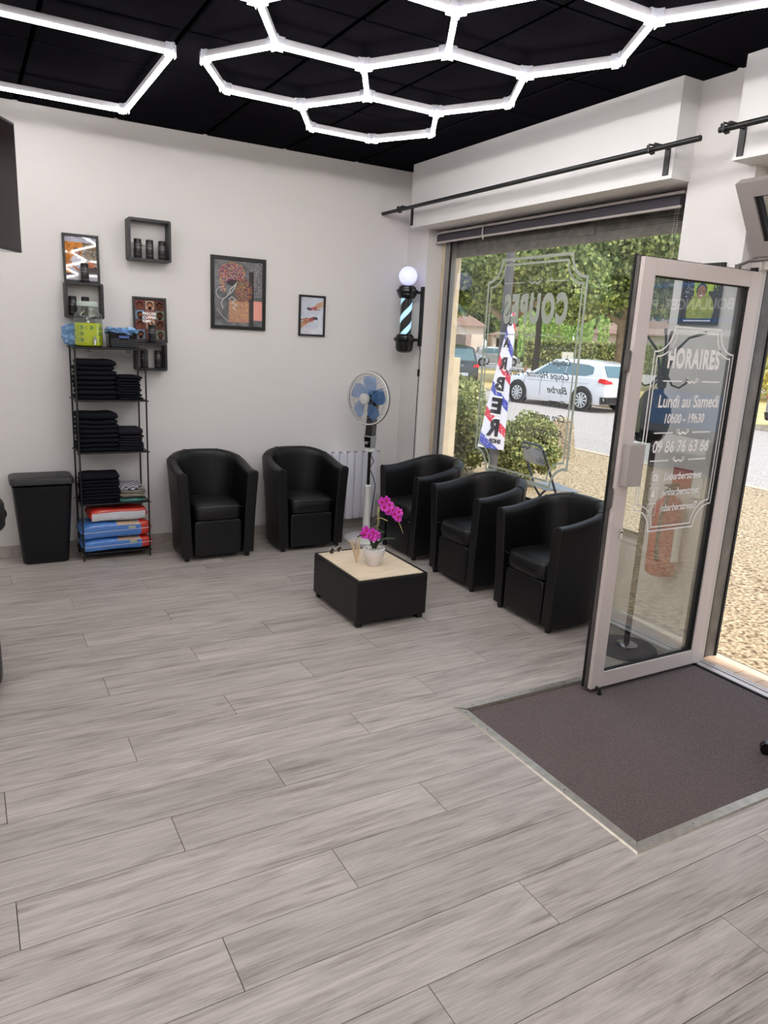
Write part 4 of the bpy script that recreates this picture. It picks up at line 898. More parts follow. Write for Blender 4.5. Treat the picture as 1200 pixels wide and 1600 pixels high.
# drink dispenser
jx, jy = .741, 5.385
t = thing('drink_dispenser', 'glass drink dispenser of yellow liquid with limes, on top of the rack', 'drink dispenser', (jx, jy, SZ[4]))
b = MB().lathe([(.001, .0), (.078, .0), (.088, .008), (.090, .03), (.090, .19), (.086, .212), (.070, .232), (.064, .245), (.064, .262)], 40); b.f = b.f[:-1]; b.m = b.m[:-1]
b.build('glass_jar', glass_mat('jar_glass', (.86, .90, .89), 2.0), t, smooth=50)
m = mat('yellow_drink', (206, 214, 40), .15, spec=.3); m.node_tree.nodes['Principled BSDF'].inputs['Emission Color'].default_value = lin((210, 216, 30)); 
b = MB().lathe([(.001, .003), (.078, .003), (.0865, .010), (.0868, .155), (.001, .156)], 40); b.build('yellow_liquid', m, t, smooth=50)
b = MB()
for a, z in ((-2.3, .045), (-2.3, .085), (-2.3, .125), (-.9, .045), (-.9, .085), (-.85, .125), (-1.6, .125), (-3.0, .06), (-3., .10)):
    vs = []; 
    for i in range(14): q = 2*PI*i/14; vs.append((.0872*math.cos(a+.28*math.cos(q)), .0872*math.sin(a+.28*math.cos(q)), z+.014*math.sin(q)))
    b.add(vs, [tuple(range(14))])
b.build('lime_slices', mat('lime_green_print', (112, 150, 58), .4), t)
MB().lathe([(.001, .262), (.066, .262), (.068, .266), (.068, .288), (.064, .292), (.001, .292)], 36).build('lid', mat('pale_mint_lid', (196, 210, 202), .4), t, smooth=40)
MB().box((-.035, -.01, .292), (.020, .012, .297)).build('lid_latch', M_blackm, t)
MB().cyl((.02, -.088, .04), (.022, -.112, .040), .012, 14).tube([(.022, -.112, .045), (.022, -.116, .025), (.022, -.118, .014)], .007, 10).box((.016, -.122, .045), (.030, -.106, .072)).build('tap', M_chrome, t, smooth=45)
# crumpled blue bag behind the jar
def crumple(name, mt, c, d, amp, seed, lab, cat, nu=40, nv=20):
    r = random.Random(seed); k = [(r.uniform(4, 14), r.uniform(4, 14), r.uniform(4, 14), r.random()*6) for _ in range(6)]
    def fn(p, q):
        s_ = sum(math.sin(a*p.x+b_*p.y+c_*p.z+e) for a, b_, c_, e in k)/6; return Vector(q)+Vector((p.x, p.y, p.z))*amp*s_*2
    o = MB().sq((0, 0, d[2]/2), d, .6, .5, nu, nv, fn).build(name, mt); o.location = c; return tag(o, lab, cat)
M_bluew = mat('blue_white_film', (124, 164, 214), .25, var=(34, .6), bump=(60, .6), spec=.7)
crumple('plastic_bag', M_bluew, (.700, 5.485, SZ[4]+.006), (.22, .085, .135), .012, 3, 'crumpled blue and white plastic bag behind the drink dispenser', 'bag')
t = thing('storage_basket', 'small black perforated plastic basket on top of the rack, right of the drink dispenser', 'basket', (.955, 5.39, SZ[4]))
b = MB()
def bk(z, g=0.): return [(x*(.092+.004*z/.1+g), y*(.072+.004*z/.1+g), z) for x, y in ((-1, -.85), (-.9, -1), (.9, -1), (1, -.85), (1, .85), (.9, 1), (-.9, 1), (-1, .85))]
b.loft([bk(0), bk(.092), bk(.092, .004), bk(.100, .004), bk(.100, -.004), bk(.006, -.004)]); b.build('basket_body', M_blackp, t, smooth=30)
b = MB()
for i in range(15):
    for j in range(6):
        x, z = -.077+.011*i, .014+.011*j
        if 4 < i < 10 and j > 3: continue
        b.box((x-.0022, -.0745, z-.0022), (x+.0022, -.0738, z+.0022))
b.build('perforation_holes', mat('pale_hole', (120, 126, 136), .8), t)['kind'] = 'stuff'
MB().box((-.030, -.0760, .066), (.036, -.0742, .082)).build('handle_slot', mat('blue_slot', (70, 100, 160), .6), t)
crumple('crumpled_film', M_bluew, (.952, 5.39, SZ[4]+.088), (.205, .15, .040), .014, 8, 'crumpled blue and white film heaped on the small black basket', 'packaging')

# ------------------------------------------------------------------ laundry hamper
t = thing('laundry_hamper', 'tall black woven-pattern plastic laundry hamper with a lid, left of the towel rack', 'laundry basket', (.402, 5.43, 0))
def hring(z, w, d, r=.035, n=5):
    return [(cx+r*math.cos(a), cy+r*math.sin(a), z) for cx, cy, s0 in ((w-r, d-r, 0), (-w+r, d-r, 90), (-w+r, -d+r, 180), (w-r, -d+r, 270)) for a in [math.radians(s0+90*q/(n-1)) for q in range(n)]]
b = MB().loft([hring(0, .138, .088), hring(.012, .146, .096), hring(.54, .186, .112), hring(.545, .188, .114)]); b.build('hamper_body', mat('black_woven_plastic', (16, 17, 21), .4, spec=.4), t, smooth=50)
b = MB()
for j in range(36):
    for i in range(24):
        z = .035+.0138*j; w = .146+.04*(z/.54)-.018; yy = -(.096+.016*(z/.54)); x = -w+2*w*(i+(.5 if j % 2 else 0))/24
        b.add([(x-.0065, yy-.0002, z-.003), (x+.0065, yy-.0002, z+.001), (x+.0065, yy-.0002, z+.005), (x-.0065, yy-.0002, z+.001), (x, yy-.003, z+.001)], [(0, 1, 4), (1, 2, 4), (2, 3, 4), (3, 0, 4)])
b.build('weave_relief', mat('black_woven_plastic'), t)['kind'] = 'stuff'
b = MB().loft([hring(.558, .194, .120), hring(.562, .199, .125), hring(.592, .199, .125), hring(.602, .194, .120), hring(.606, .185, .110)]); b.build('lid', mat('black_lid_plastic', (36, 36, 38), .38, bump=(150, .5, (1, 1, 1))), t, smooth=40)
b = MB()
for i in range(22): b.box((-.172+.016*i, -.102, .604), (-.164+.016*i, .102, .609))
b.build('lid_ribs', mat('black_lid_plastic'), t)

# ------------------------------------------------------------------ television (swivelled off a ceiling pole)
t = thing('television', 'dark flat television swivelled edge-on at the left edge of the photo', 'television', (.262, 3.99, 1.94), 0)
t.rotation_euler = (0, 0, PI/2-math.radians(30)+PI)
b = MB().box((0, -.022, 0), (.98, .012, .555)); b.build('screen_casing', mat('dark_brown_casing', (34, 26, 27), .3), t, bevel=.004)
b = MB().box((.012, .0121, .012), (.968, .0135, .543)); b.build('screen_panel', mat('dark_screen', (30, 22, 24), .15), t)
b = MB().tube([(.55, -.06, .3), (.55, -.06, ZC-1.95)], .02, 12).box((.45, -.055, .15), (.65, -.022, .40)); b.build('mount_arm', M_blackm, t)
b = MB().box((.10, -.02, -.010), (.20, .005, 0)); b.build('sensor_strip', M_chrome, t)

# ------------------------------------------------------------------ barber chair at the left edge
bx, by = -.50, 3.70
t = thing('barber_chair', 'black hydraulic barber chair mostly beyond the left edge, only armrest and footrest showing', 'barber chair', (bx, by, 0))
MB().lathe([(.001, 0), (.30, 0), (.31, .01), (.26, .03), (.08, .05), (.05, .07), (.05, .30), (.001, .30)], 40).build('pedestal', M_chrome, t, smooth=40)
b = MB().sq((0, 0, .50), (.56, .56, .15), .3, .3, 28, 12); b.build('seat', M_leather, t, smooth=80)
b = MB().sq((-.30, 0, .86), (.14, .54, .62), .3, .3, 28, 14); b.build('backrest', M_leather, t, smooth=80)
MB().box((-.24, -.24, .30), (.24, .24, .42)).build('seat_frame', M_blackm, t, bevel=.01)
for s_ in (-1, 1):
    b = MB().sq((.30-.06*(s_ > 0), s_*.29-.06, .848), (.61-.06*(s_ > 0), .085, .180), .45, .25, 30, 14); a = b.build('armrest', M_leather, t, smooth=80)
    for k in range(5): MB().tube([(.30-.09*(s_ > 0)+.307*math.cos(q), s_*.29-.06-.024+.012*k, .848+.088*math.sin(q)) for q in [-.9+1.8*i/8 for i in range(9)]], .003, 5).build('rib', M_blackp, a, world=False)
    MB().box((.40, s_*.29-.085, .40), (.45, s_*.29-.035, .81)).build('arm_support', M_alud, t, bevel=.006)
b = MB().sq((.44, -.08, .115), (.23, .44, .20), .35, .4, 28, 12); b.build('footrest', mat('dark_metal_footrest', (40, 38, 42), .3, .5), t, smooth=80)
# wheeled stool at the right edge
t = thing('rolling_stool', 'black rolling salon stool beyond the right edge, one caster showing on the carpet', 'stool', (2.99, 1.385, -.008))
for k in range(5):
    a = 2.07+2*PI*k/5; x, y = .25*math.cos(a), .25*math.sin(a)
    MB().tube([(0, 0, .11), (x*.6, y*.6, .085), (x, y, .07)], [.02, .016, .012], 8).build('leg', M_blackp, t, smooth=60)
    MB().cyl((x-.012, y-.01, .027), (x+.012, y+.01, .027), .027, 18).build('caster', M_blackp, t, smooth=40)
MB().tube([(0, 0, .10), (0, 0, .46)], .022, 14).build('gas_lift', M_chrome, t, smooth=50)
MB().sq((0, 0, .50), (.36, .36, .09), .5, 1, 30, 10).build('seat', M_leather, t, smooth=80)

# ------------------------------------------------------------------ behind the glass door: coat stand, bag, extinguisher, print
cx, cy = 3.135, 2.635
t = thing('coat_stand', 'black bentwood coat stand on a round base, seen through the glass door', 'coat stand', (cx, cy, 0))
MB().lathe([(.001, 0), (.165, 0), (.172, .006), (.165, .018), (.05, .026), (.001, .026)], 40).build('round_base', mat('dark_grey_base', (62, 62, 66), .35), t, smooth=40)
MB().lathe([(.022, .026), (.058, .026), (.062, .032), (.052, .038), (.022, .044)], 32).build('chrome_collar', M_chrome, t, smooth=50)
MB().tube([(0, 0, .03), (0, 0, 1.62)], .0165, 14).build('pole', M_blackp, t, smooth=50)
hk = MB()
for k in range(4):
    a = math.radians(35+90*k); c_, s_ = math.cos(a), math.sin(a); R0 = .18
    MB().tube([(.016*c_, .016*s_, 1.46), (.024*c_, .024*s_, 1.57), (.05*c_, .05*s_, 1.655), (.10*c_, .10*s_, 1.715), (R0*c_, R0*s_, 1.745)], [.007, .007, .0065, .006, .009], 8).build('upper_hook', M_blackp, t, smooth=60)
    if abs(s_) < .99 or True:
        MB().tube([(.016*c_, .016*s_, 1.53), (.05*c_, .05*s_, 1.475), (.085*c_, .085*s_, 1.465), (.115*c_, .115*s_, 1.49), (.120*c_, .120*s_, 1.515)], [.0055, .0055, .0055, .0055, .010], 8).build('lower_hook', M_blackp, t, smooth=60)
b = MB().tube([(0, 0, 1.56), (0, 0, 1.47)], .024, 12); b.build('hook_hub', M_blackp, t, smooth=40)
t = thing('hanging_bag', 'black fabric bag hanging from the coat stand behind the glass door', 'bag', (3.085, 2.625, 1.18))
b = MB().sq((0, 0, .135), (.20, .12, .27), .75, .7, 30, 18, lambda p, q: Vector((q[0]*(1.1-.35*max(0, p.z)), q[1], q[2]+.006*math.sin(9*p.x)))); b.build('bag_body', mat('black_nylon', (17, 17, 20), .6, bump=(90, .3)), t, smooth=80)
MB().tube([(-.04, 0, .255), (-.015, 0, .30), (.02, 0, .33), (.03, 0, .30), (.04, 0, .25)], .006, 6).build('strap', M_blackm, t, smooth=60)
t = thing('fire_extinguisher', 'red fire extinguisher hung on the pillar, seen dimly through the glass door', 'fire extinguisher', (3.225, 2.555, .46))
MB().lathe([(.001, .0), (.060, 0), (.078, .012), (.080, .03), (.080, .36), (.066, .405), (.030, .435), (.020, .45), (.001, .45)], 36).build('cylinder', mat('red_enamel', (160, 30, 22), .3), t, smooth=50)
MB().lathe([(.0812, .08), (.0812, .30)], 36).build('label_band', mat('red_label', (170, 44, 36), .4), t)
F = MB(); F.add([(.0825*math.cos(a), .0825*math.sin(a), z) for z in (.09, .29) for a in (-1.9, -1.6, -1.3, -1.0)], [(0, 1, 5, 4), (1, 2, 6, 5), (2, 3, 7, 6)]); F.build('white_label', M_vinyl, t)
MB().box((-.03, -.012, .45), (.045, .012, .475)).box((-.045, -.010, .49), (.05, .010, .502)).cyl((0, 0, .44), (0, 0, .49), .016, 12).build('valve_lever', M_blackp, t)
MB().tube([(-.02, -.01, .46), (-.06, -.03, .44), (-.09, -.03, .34), (-.092, -.03, .20), (-.085, -.035, .10)], [.008]*4+[.013], 8).build('hose', M_blackp, t, smooth=60)
t = thing('extinguisher_sign', 'red and white extinguisher instruction plates above the fire extinguisher on the pillar', 'sign', (3.308, 2.56, .95))
MB().box((3.303, 2.50, .93), (3.309, 2.62, 1.04)).build('red_plate', mat('red_enamel'), t, True); MB().box((3.303, 2.43, .90), (3.309, 2.495, 1.02)).build('white_plate', M_white, t, True)
P = Paint(54, 74, (22, 24, 30)); P.speck((P.Y < .55) & (P.X < .4), [(190, 194, 200), (22, 24, 30), (22, 24, 30), (80, 70, 130)], .35, 3); P.speck((P.Y < .45) & (P.X > .6), [(196, 214, 90), (22, 24, 30), (22, 24, 30)], .4, 4)
P.ell(.50, .36, .22, .36, (156, 186, 40)).ell(.52, .80, .38, .34, (150, 160, 60)).rect(.62, .10, .82, .45, (170, 196, 40)); P.head(.50, .44, .14, (150, 100, 76), (24, 18, 16), None, .73); P.ell(.50, .52, .06, .014, (236, 230, 224)); P.rect(0, .93, 1, 1, (20, 30, 70)).rect(.1, .955, .85, .985, (220, 222, 230)).grain(.2, 14, 6)
t = thing('framed_photo', 'black framed photo of a person in a yellow hooded top, on the pillar', 'picture frame', (3.30, 2.60, 1.79))
b = MB(); rect_ring(b, 2.488, 2.722, 1.785, 2.085, .014, 3.292, 3.309, 'yz'); b.build('frame', M_blackm, t, True)
raster_panel('printed_photo', P.a, lambda u, v: (3.300, 2.712-.214*u, 2.072-.274*v), t, rough=.15)
MB().box((3.303, 2.50, 1.80), (3.309, 2.71, 2.07)).build('backing_board', M_blackm, t, True)

# ================================================================== OUTSIDE
GZ = -.20
def slab(name, pts, mt, zt=None, th=.15, **k):
    mb = MB(); n = len(pts); mb.loft([[(x, y, z-th) for x, y, z in pts], [(x, y, z) for x, y, z in pts]]); return struct(mb, name, mt, **k)
slab('pavement', [(3.61, -14, -.035), (9.45, -14, GZ+.05), (9.45, 34, GZ+.05), (3.61, 34, -.035)], M_concr)
kb = MB()
for i in range(48): kb.box((9.45, -14+i, -.4), (9.60, -13.006+i, GZ+.06))
struct(kb, 'kerb', mat('pale_kerb_stone', (206, 190, 164), .8, var=(5, .1)))
slab('road', [(9.60, -40, GZ), (17.6, -40, GZ), (17.6, 80, GZ), (9.60, 80, GZ)], M_asph)
kb = MB()
for i in range(60): kb.box((17.6, -20+i*1.5, -.5), (17.8, -18.51+i*1.5, GZ+.10))
struct(kb, 'kerb', mat('pale_kerb_stone'))
slab('dry_lawn', [(17.8, -40, GZ+.05), (33, -40, GZ+.02), (33, 90, GZ+.02), (17.8, 90, GZ+.05)], mat('dry_yellow_grass', (224, 198, 142), .95, spec=.1, var=(1.2, .22), bump=(30, .6)))
slab('car_park', [(33, -40, GZ), (48, -40, GZ), (48, 110, GZ), (33, 110, GZ)], M_asph)
slab('far_ground', [(48, -60, GZ), (170, -60, GZ), (170, 150, GZ), (48, 150, GZ)], mat('distant_green_ground', (130, 140, 84), .95, var=(.3, .2)))

def leafcloud(mb, c, rad, n, size, rng, shell=.55, mi=1, squash=None):
    c = np.array(c); r = rng.normal(size=(n, 3)); r /= np.linalg.norm(r, axis=1)[:, None]; u = rng.random(n)**.5; u = shell+(1-shell)*u
    p = c+r*u[:, None]*np.array(rad); nrm = r*.7+rng.normal(size=(n, 3))*.6; nrm /= np.linalg.norm(nrm, axis=1)[:, None]
    a = np.cross(nrm, rng.normal(size=(n, 3))); a /= np.linalg.norm(a, axis=1)[:, None]; b = np.cross(nrm, a); s = size*(.6+.8*rng.random(n))[:, None]
    vs = np.stack([p-a*s*.5, p-b*s*.42, p+a*s*.5, p+b*s*.42], 1).reshape(-1, 3)
    o = len(mb.v); mb.v += [tuple(v) for v in vs]; mb.f += [(o+4*i, o+4*i+1, o+4*i+2, o+4*i+3) for i in range(n)]; mb.m += [int(x) for x in rng.integers(0, 3, n)]
def leafmat(name, c):
    m = mat(name, c, .6, spec=.3); b = m.node_tree.nodes['Principled BSDF']
    n = m.node_tree; tr = n.nodes.new('ShaderNodeBsdfTranslucent'); tr.inputs[0].default_value = lin(tuple(min(255, int(v*1.15)) for v in c)); mx = n.nodes.new('ShaderNodeMixShader'); mx.inputs[0].default_value = .26
    n.links.new(b.outputs[0], mx.inputs[1]); n.links.new(tr.outputs[0], mx.inputs[2]); n.links.new(mx.outputs[0], n.nodes['Material Output'].inputs[0]); return m
LF = [leafmat('leaf_mid_green', (136, 154, 100)), leafmat('leaf_dark_green', (98, 116, 76)), leafmat('leaf_yellow_green', (184, 196, 126))]
LB = [leafmat('bush_green', (158, 164, 108)), leafmat('bush_yellow_green', (206, 204, 140)), leafmat('bush_olive', (120, 130, 86))]
LW = [leafmat('willow_green', (142, 172, 92)), leafmat('willow_pale', (186, 206, 124)), leafmat('willow_mid', (122, 150, 80))]
M_bark = mat('mottled_bark', (142, 124, 104), .9, var=(3.5, .35), bump=(12, .6))
def tree(label, base, trunk_r, fork_z, blobs, n, size, group='street trees outside', bark=M_bark, leaves=LF, seed=1, name='plane_tree'):
    t = thing(name, label, 'tree', base, group=group); rng = np.random.default_rng(seed); R = random.Random(seed)
    b = MB().tube([(0, 0, -.05), (trunk_r*.2, 0, fork_z*.4), (0, trunk_r*.3, fork_z)], [trunk_r*1.25, trunk_r, trunk_r*.85], 14)
    for c, r in blobs: b.tube([(0, trunk_r*.2, fork_z*.92), (c[0]*.5, c[1]*.5, (fork_z+c[2])*.5), tuple(c)], [trunk_r*.6, trunk_r*.38, trunk_r*.12], 8)
    b.build('trunk', bark, t, smooth=60)
    mb = MB(); tot = sum(r[0]*r[1]+r[1]*r[2]+r[0]*r[2] for c, r in blobs)
    for c, r in blobs:
        m = int(n*(r[0]*r[1]+r[1]*r[2]+r[0]*r[2])/tot)
        for k in range(9):   # clumps
            d = rng.normal(size=3); d /= np.linalg.norm(d); cc = np.array(c)+d*np.array(r)*.62; leafcloud(mb, cc, tuple(np.array(r)*.48), m//10, size, rng, .5)
        leafcloud(mb, c, tuple(np.array(r)*.8), m//10, size, rng, .3)
    mb.build('foliage', leaves, t)['kind'] = 'stuff'; return t
tree('broad plane tree with mottled trunk across the street, behind the striped banner', (21.5, 27.0, GZ), .30, 3.0, [((0, 0, 5.4), (3.3, 3.3, 2.1)), ((-1.6, 1.8, 4.2), (2.3, 2.3, 1.5)), ((1.8, -1.6, 4.4), (2.5, 2.5, 1.5)), ((.5, .3, 8), (3.4, 3.4, 2.0))], 38000, .19, seed=3)
tree('large leafy plane tree across the street, behind the rear of the white car', (27.5, 25.8, GZ), .28, 3.2, [((0, 0, 5.8), (3.4, 3.4, 2.4)), ((-2.0, 2.0, 4.6), (2.4, 2.4, 1.7)), ((2, -2, 4.4), (2.7, 2.7, 1.7)), ((0, 0, 9.2), (3.8, 3.8, 2.6)), ((1.5, -1.5, 7.2), (3.6, 3.6, 2.6))], 48000, .20, seed=4)
tree('leafy tree across the street, seen through the open doorway and the glass door', (31, 18.5, GZ), .28, 3.0, [((0, 0, 6), (4.2, 4.2, 2.7)), ((-1, 1, 3.6), (2.8, 2.8, 1.4)), ((0, 0, 9.5), (4, 4, 2.4)), ((2, -3, 4.6), (3, 3, 2))], 30000, .22, seed=5)
tree('slim dark-stemmed tree in the distance, seen through the middle of the window lettering', (33.0, 38.2, GZ), .20, 4.2, [((0, 0, 6.6), (4.2, 4.2, 2.3)), ((-2, 2, 5.2), (2.6, 2.6, 1.4)), ((1.5, -2, 5.0), (2.8, 2.8, 1.5)), ((0, 0, 10), (5, 5, 3))], 30000, .26, bark=mat('dark_bark', (66, 60, 56), .9), seed=6)
tree('near street tree whose branches hang into the upper left of the window', (6.0, 11.6, -.12), .16, 2.5, [((.1, -.6, 3.7), (1.5, 1.5, .75)), ((-.3, -2.0, 3.45), (.95, 1.0, .55)), ((.9, .2, 4.4), (1.6, 1.6, .8))], 14000, .12, seed=7)
for lb, x, y, sd in (('distant tall tree behind the cream house', 56, 84, 31), ('distant tall tree between the garage and the willow', 67, 74, 32), ('distant tall tree behind the pink house', 76, 66, 33), ('distant tall tree right of the pink house', 80, 51, 34)):
    tree(lb, (x, y, GZ), .4, 3.5, [((0, 0, 7), (7.5, 7.5, 4)), ((0, 0, 13), (6.5, 6.5, 4)), ((-5, 4, 5), (5, 5, 3)), ((5, -4, 5), (5, 5, 3))], 12000, .6, group='distant trees behind the houses', seed=sd, name='distant_tree')
# willow hanging behind the hedge
t = thing('willow_tree', 'pale green weeping willow behind the clipped hedge', 'tree', (44.4, 49.1, GZ)); rng = np.random.default_rng(11)
MB().tube([(0, 0, 0), (0, 0, 3.5)], [.4, .3], 10).build('trunk', M_bark, t)
mb = MB()
for k in range(150):
    a, r = rng.random()*6.28, 3.6*rng.random()**.5; x, y = r*math.cos(a)*1.2, r*math.sin(a)*1.2; z0 = 5.2+rng.random()*1.2-.3*r
    for q in range(26):
        z = z0-q*.17
        if z < .8: break
        v = Vector((x+.05*math.sin(q), y+.05*math.cos(q*1.3), z)); mb.add([v, v+Vector((.09, -.07, -.06)), v+Vector((.02, -.02, -.22)), v+Vector((-.08, .06, -.07))], [(0, 1, 2, 3)], int(rng.integers(0, 3)))
mb.build('foliage', LW, t)['kind'] = 'stuff'
# hedge
t = thing('clipped_hedge', 'long clipped yellow green hedge beyond the car park', 'hedge', (42, 44, GZ)); rng = np.random.default_rng(12)
mb = MB(); d = Vector((.80, -.60, 0)); nn_ = Vector((-.6, -.8, 0)); Hh = 2.15
for i in range(15000):
    u, v, w = rng.random()*32-4, rng.random(), rng.random(); p = d*u
    if v < .72: p = p+nn_*(.6+.08*rng.normal())+Vector((0, 0, w*Hh))
    else: p = p+nn_*(.6*(1-2*w))+Vector((0, 0, Hh+.08*rng.normal()))
    a = Vector(rng.normal(size=3)).normalized()*.10; b_ = Vector(rng.normal(size=3)).normalized()*.09
    mb.add([p-a, p-b_, p+a, p+b_], [(0, 1, 2, 3)], int(rng.integers(0, 3)))
cb_ = MB(); q = [d*-4-nn_*.5, d*28-nn_*.5, d*28+nn_*.5, d*-4+nn_*.5]; cb_.loft([[tuple(p) for p in q], [tuple(p+Vector((0, 0, Hh-.05))) for p in q]])
cb_.build('inner_growth', LB[2], t); mb.build('foliage', LB, t)['kind'] = 'stuff'
t = thing('yellow_shrub', 'yellow flowering shrub seen at the right edge through the doorway', 'shrub', (30, 18.3, GZ)); mb = MB(); leafcloud(mb, (0, 0, 1.2), (2.4, 2.4, 1.3), 2600, .18, rng, .4); mb.build('foliage', [LB[1], LB[1], leafmat('yellow_bloom', (228, 204, 90))], t)['kind'] = 'stuff'
MB().tube([(0, 0, 0), (0, 0, .8)], .08, 8).build('stem', M_bark, t)
# near bushes in the planting bed
def bush(label, loc, rad, n, seed):
    t = thing('shrub', label, 'shrub', loc, group='leafy shrubs beside the pavement'); rng = np.random.default_rng(seed); mb = MB()
    for k in range(34):
        d_ = rng.normal(size=3); d_ /= np.linalg.norm(d_); d_[2] = max(d_[2], -.85)*.95; cc = np.array((0, 0, rad[2]*.86))+d_*np.array(rad)*.60; leafcloud(mb, cc, tuple(np.array(rad)*.33), int(n*1.7)//34, .040, rng, .2)
    mb.build('foliage', LB, t)['kind'] = 'stuff'
    b = MB()
    for k in range(9):
        a = k*.7; b.tube([(0, 0, 0), (rad[0]*.4*math.cos(a), rad[1]*.4*math.sin(a), rad[2]*.7), (rad[0]*.7*math.cos(a), rad[1]*.7*math.sin(a), rad[2]*1.3)], [.015, .01, .004], 5)
    b.build('stems', M_bark, t)
bush('leafy yellow green shrub outside, left of the striped banner', (5.50, 7.82, -.08), (.72, .72, .76), 20000, 21)
bush('leafy yellow green shrub outside, right of the striped banner', (5.98, 6.95, -.08), (.48, .48, .54), 15000, 22)
bush('low yellow green shrub outside, furthest left behind the window jamb', (4.15, 7.0, -.08), (.30, .38, .50), 5000, 23)

# cars ------------------------------------------------------------
M_cg = mat('car_window_glass', (92, 122, 132), .08, spec=.8); M_tyre = mat('tyre_rubber', (34, 33, 33), .8); M_rim = mat('silver_rim', (206, 206, 208), .3, .6); M_carb = mat('black_bumper', (40, 38, 38), .6)
M_red = mat('red_tail_lamp', (214, 40, 40), .2)
def car(label, loc, rz, paint, sc=1., mpv=False, group='cars parked across the street', plate='BL-979'):
    t = thing('car', label, 'car', loc, rz, group); t.scale = (sc, sc, sc)
    pm = paint; k = .14 if mpv else 0
    secs = [(-2.03, .66, .42, .74, .78), (-1.99, .80, .30, .88, .92), (-1.86, .855, .24, .95+k*.3, .99+k*.3), (-1.4, .885, .20, .955+k*.3, .985+k*.3), (-.6, .89, .19, .94+k*.3, .96+k*.3), (.3, .89, .19, .92+k*.3, .945+k*.3), (.95, .885, .19, .90+k*.2, .96+k*.2), (1.35, .875, .20, .84+k*.1, .92+k*.1), (1.72, .84, .22, .75, .83), (1.93, .76, .26, .64, .72), (2.03, .60, .34, .52, .58)]
    rings = []
    for x, w, zb, zl, zd in secs:
        h = [(x, -w*.93, zb), (x, -w*.985, zb+.12), (x, -w, (zb+zl)/2+.08), (x, -w*.965, zl), (x, -w*.88, zd), (x, -w*.45, zd+.03)]
        rings.append(h+[(a, -b_, c) for a, b_, c in h[::-1]])
    bd = MB().loft(rings)
    base = .95+k*.3
    gs = [(-1.93 if not mpv else -1.95, .74, .74, base, base+.01), (-1.62 if not mpv else -1.86, .78, .63, base, 1.36+k*1.6), (-1.25, .795, .62, base, 1.425+k*1.6), (-.5, .80, .61, base, 1.455+k*1.6), (.15, .80, .60, base-.01, 1.415+k*1.4), (.98, .79, .74, base-.02, base+.0)]
    gr = []
    for x, wb, wt, zb, zt in gs:
        h = [(x, -wb, zb-.04), (x, -wb, zb), (x, -(wb*.12+wt*.88), zb+(zt-zb)*.86), (x, -wt*.86, zt)]; gr.append(h+[(a, -b_, c) for a, b_, c in h[::-1]])
    bd.loft(gr); o = bd.build('car_body', pm, t, smooth=38)
    w = MB()
    def gpt(i, s_, v, g=.008):   # point on side glass at station i height v 0..1
        x, wb, wt, zb, zt = gs[i]; wt2 = wb*.12+wt*.88; z1 = zb+(zt-zb)*.86; return (x, s_*(wb+(wt2-wb)*v+g), zb+(z1-zb)*v)
    def lerp(p, q, a): return tuple(p[j]+(q[j]-p[j])*a for j in range(3))
    for s_ in (-1, 1):
        # front door glass, rear door glass
        A0, A1 = gpt(3, s_, .12), gpt(3, s_, .93); B0, B1 = gpt(4, s_, .12), gpt(4, s_, .93); C0 = lerp(gpt(4, s_, .12), gpt(5, s_, .1), .72); C1 = lerp(gpt(4, s_, .93), gpt(5, s_, .5), .10)
        w.add([lerp(A0, B0, .04), B0, C0, C1, B1, lerp(A1, B1, .04)], [(0, 1, 2, 3, 4, 5)] if s_ < 0 else [(5, 4, 3, 2, 1, 0)])
        D0, D1 = gpt(2, s_, .12), gpt(2, s_, .90); w.add([D0, A0, A1, D1], [(0, 1, 2, 3)]); E0, E1 = lerp(gpt(1, s_, .45), D0, .35), lerp(gpt(1, s_, .75), D1, .45); w.add([E0, D0, D1, E1], [(0, 1, 2, 3)])
    def rg(i, j, u0, u1, f, g=.01):
        a, b_ = gs[i], gs[j]; P = lambda u, s_: (a[0]+(b_[0]-a[0])*u-(g if i < 3 else -g), s_*((a[1]*.1+a[2]*.9)*(1-u)+(b_[2]*.92)*u)*f, a[4]+(b_[4]-a[4])*u+g*.6)
        w.add([P(u0, -1), P(u0, 1), P(u1, 1), P(u1, -1)], [(0, 1, 2, 3)])
    rg(0, 1, .10, .86, .86, .016); rg(5, 4, .08, .93, .9, .012)
    w.build('windows', M_cg, t)
    b = MB(); b.loft([[(-2.045, y, z) for y, z in ((-.70, .28), (.70, .28), (.76, .46), (-.76, .46))], [(-1.90, y, z) for y, z in ((-.84, .26), (.84, .26), (.86, .46), (-.86, .46))]]); b.loft([[(2.04, y, z) for y, z in ((-.6, .26), (.6, .26), (.6, .42), (-.6, .42))], [(1.88, y, z) for y, z in ((-.78, .24), (.78, .24), (.78, .42), (-.78, .42))]]); b.build('bumper', M_carb, t)
    for s_ in (-1, 1):
        b = MB(); b.add([(-2.035, s_*.50, .83), (-2.01, s_*.81, .82), (-1.80, s_*.886, .86), (-1.84, s_*.875, .97), (-1.97, s_*.80, .96), (-2.00, s_*.55, .90)], [(0, 1, 4, 5), (1, 2, 3, 4)]); b.add([(-2.02, s_*.50, .83), (-1.99, s_*.79, .82), (-1.78, s_*.866, .86), (-1.82, s_*.855, .97), (-1.95, s_*.78, .96), (-1.98, s_*.55, .90)], [(0, 1, 4, 5), (1, 2, 3, 4)]); b.build('tail_lamp', M_red, t)
        b = MB().add([(2.0, s_*.45, .62), (1.90, s_*.79, .64), (1.72, s_*.845, .70), (1.80, s_*.80, .76), (1.96, s_*.50, .70)], [(0, 1, 2, 3, 4)]); b.build('head_lamp', M_cg, t)
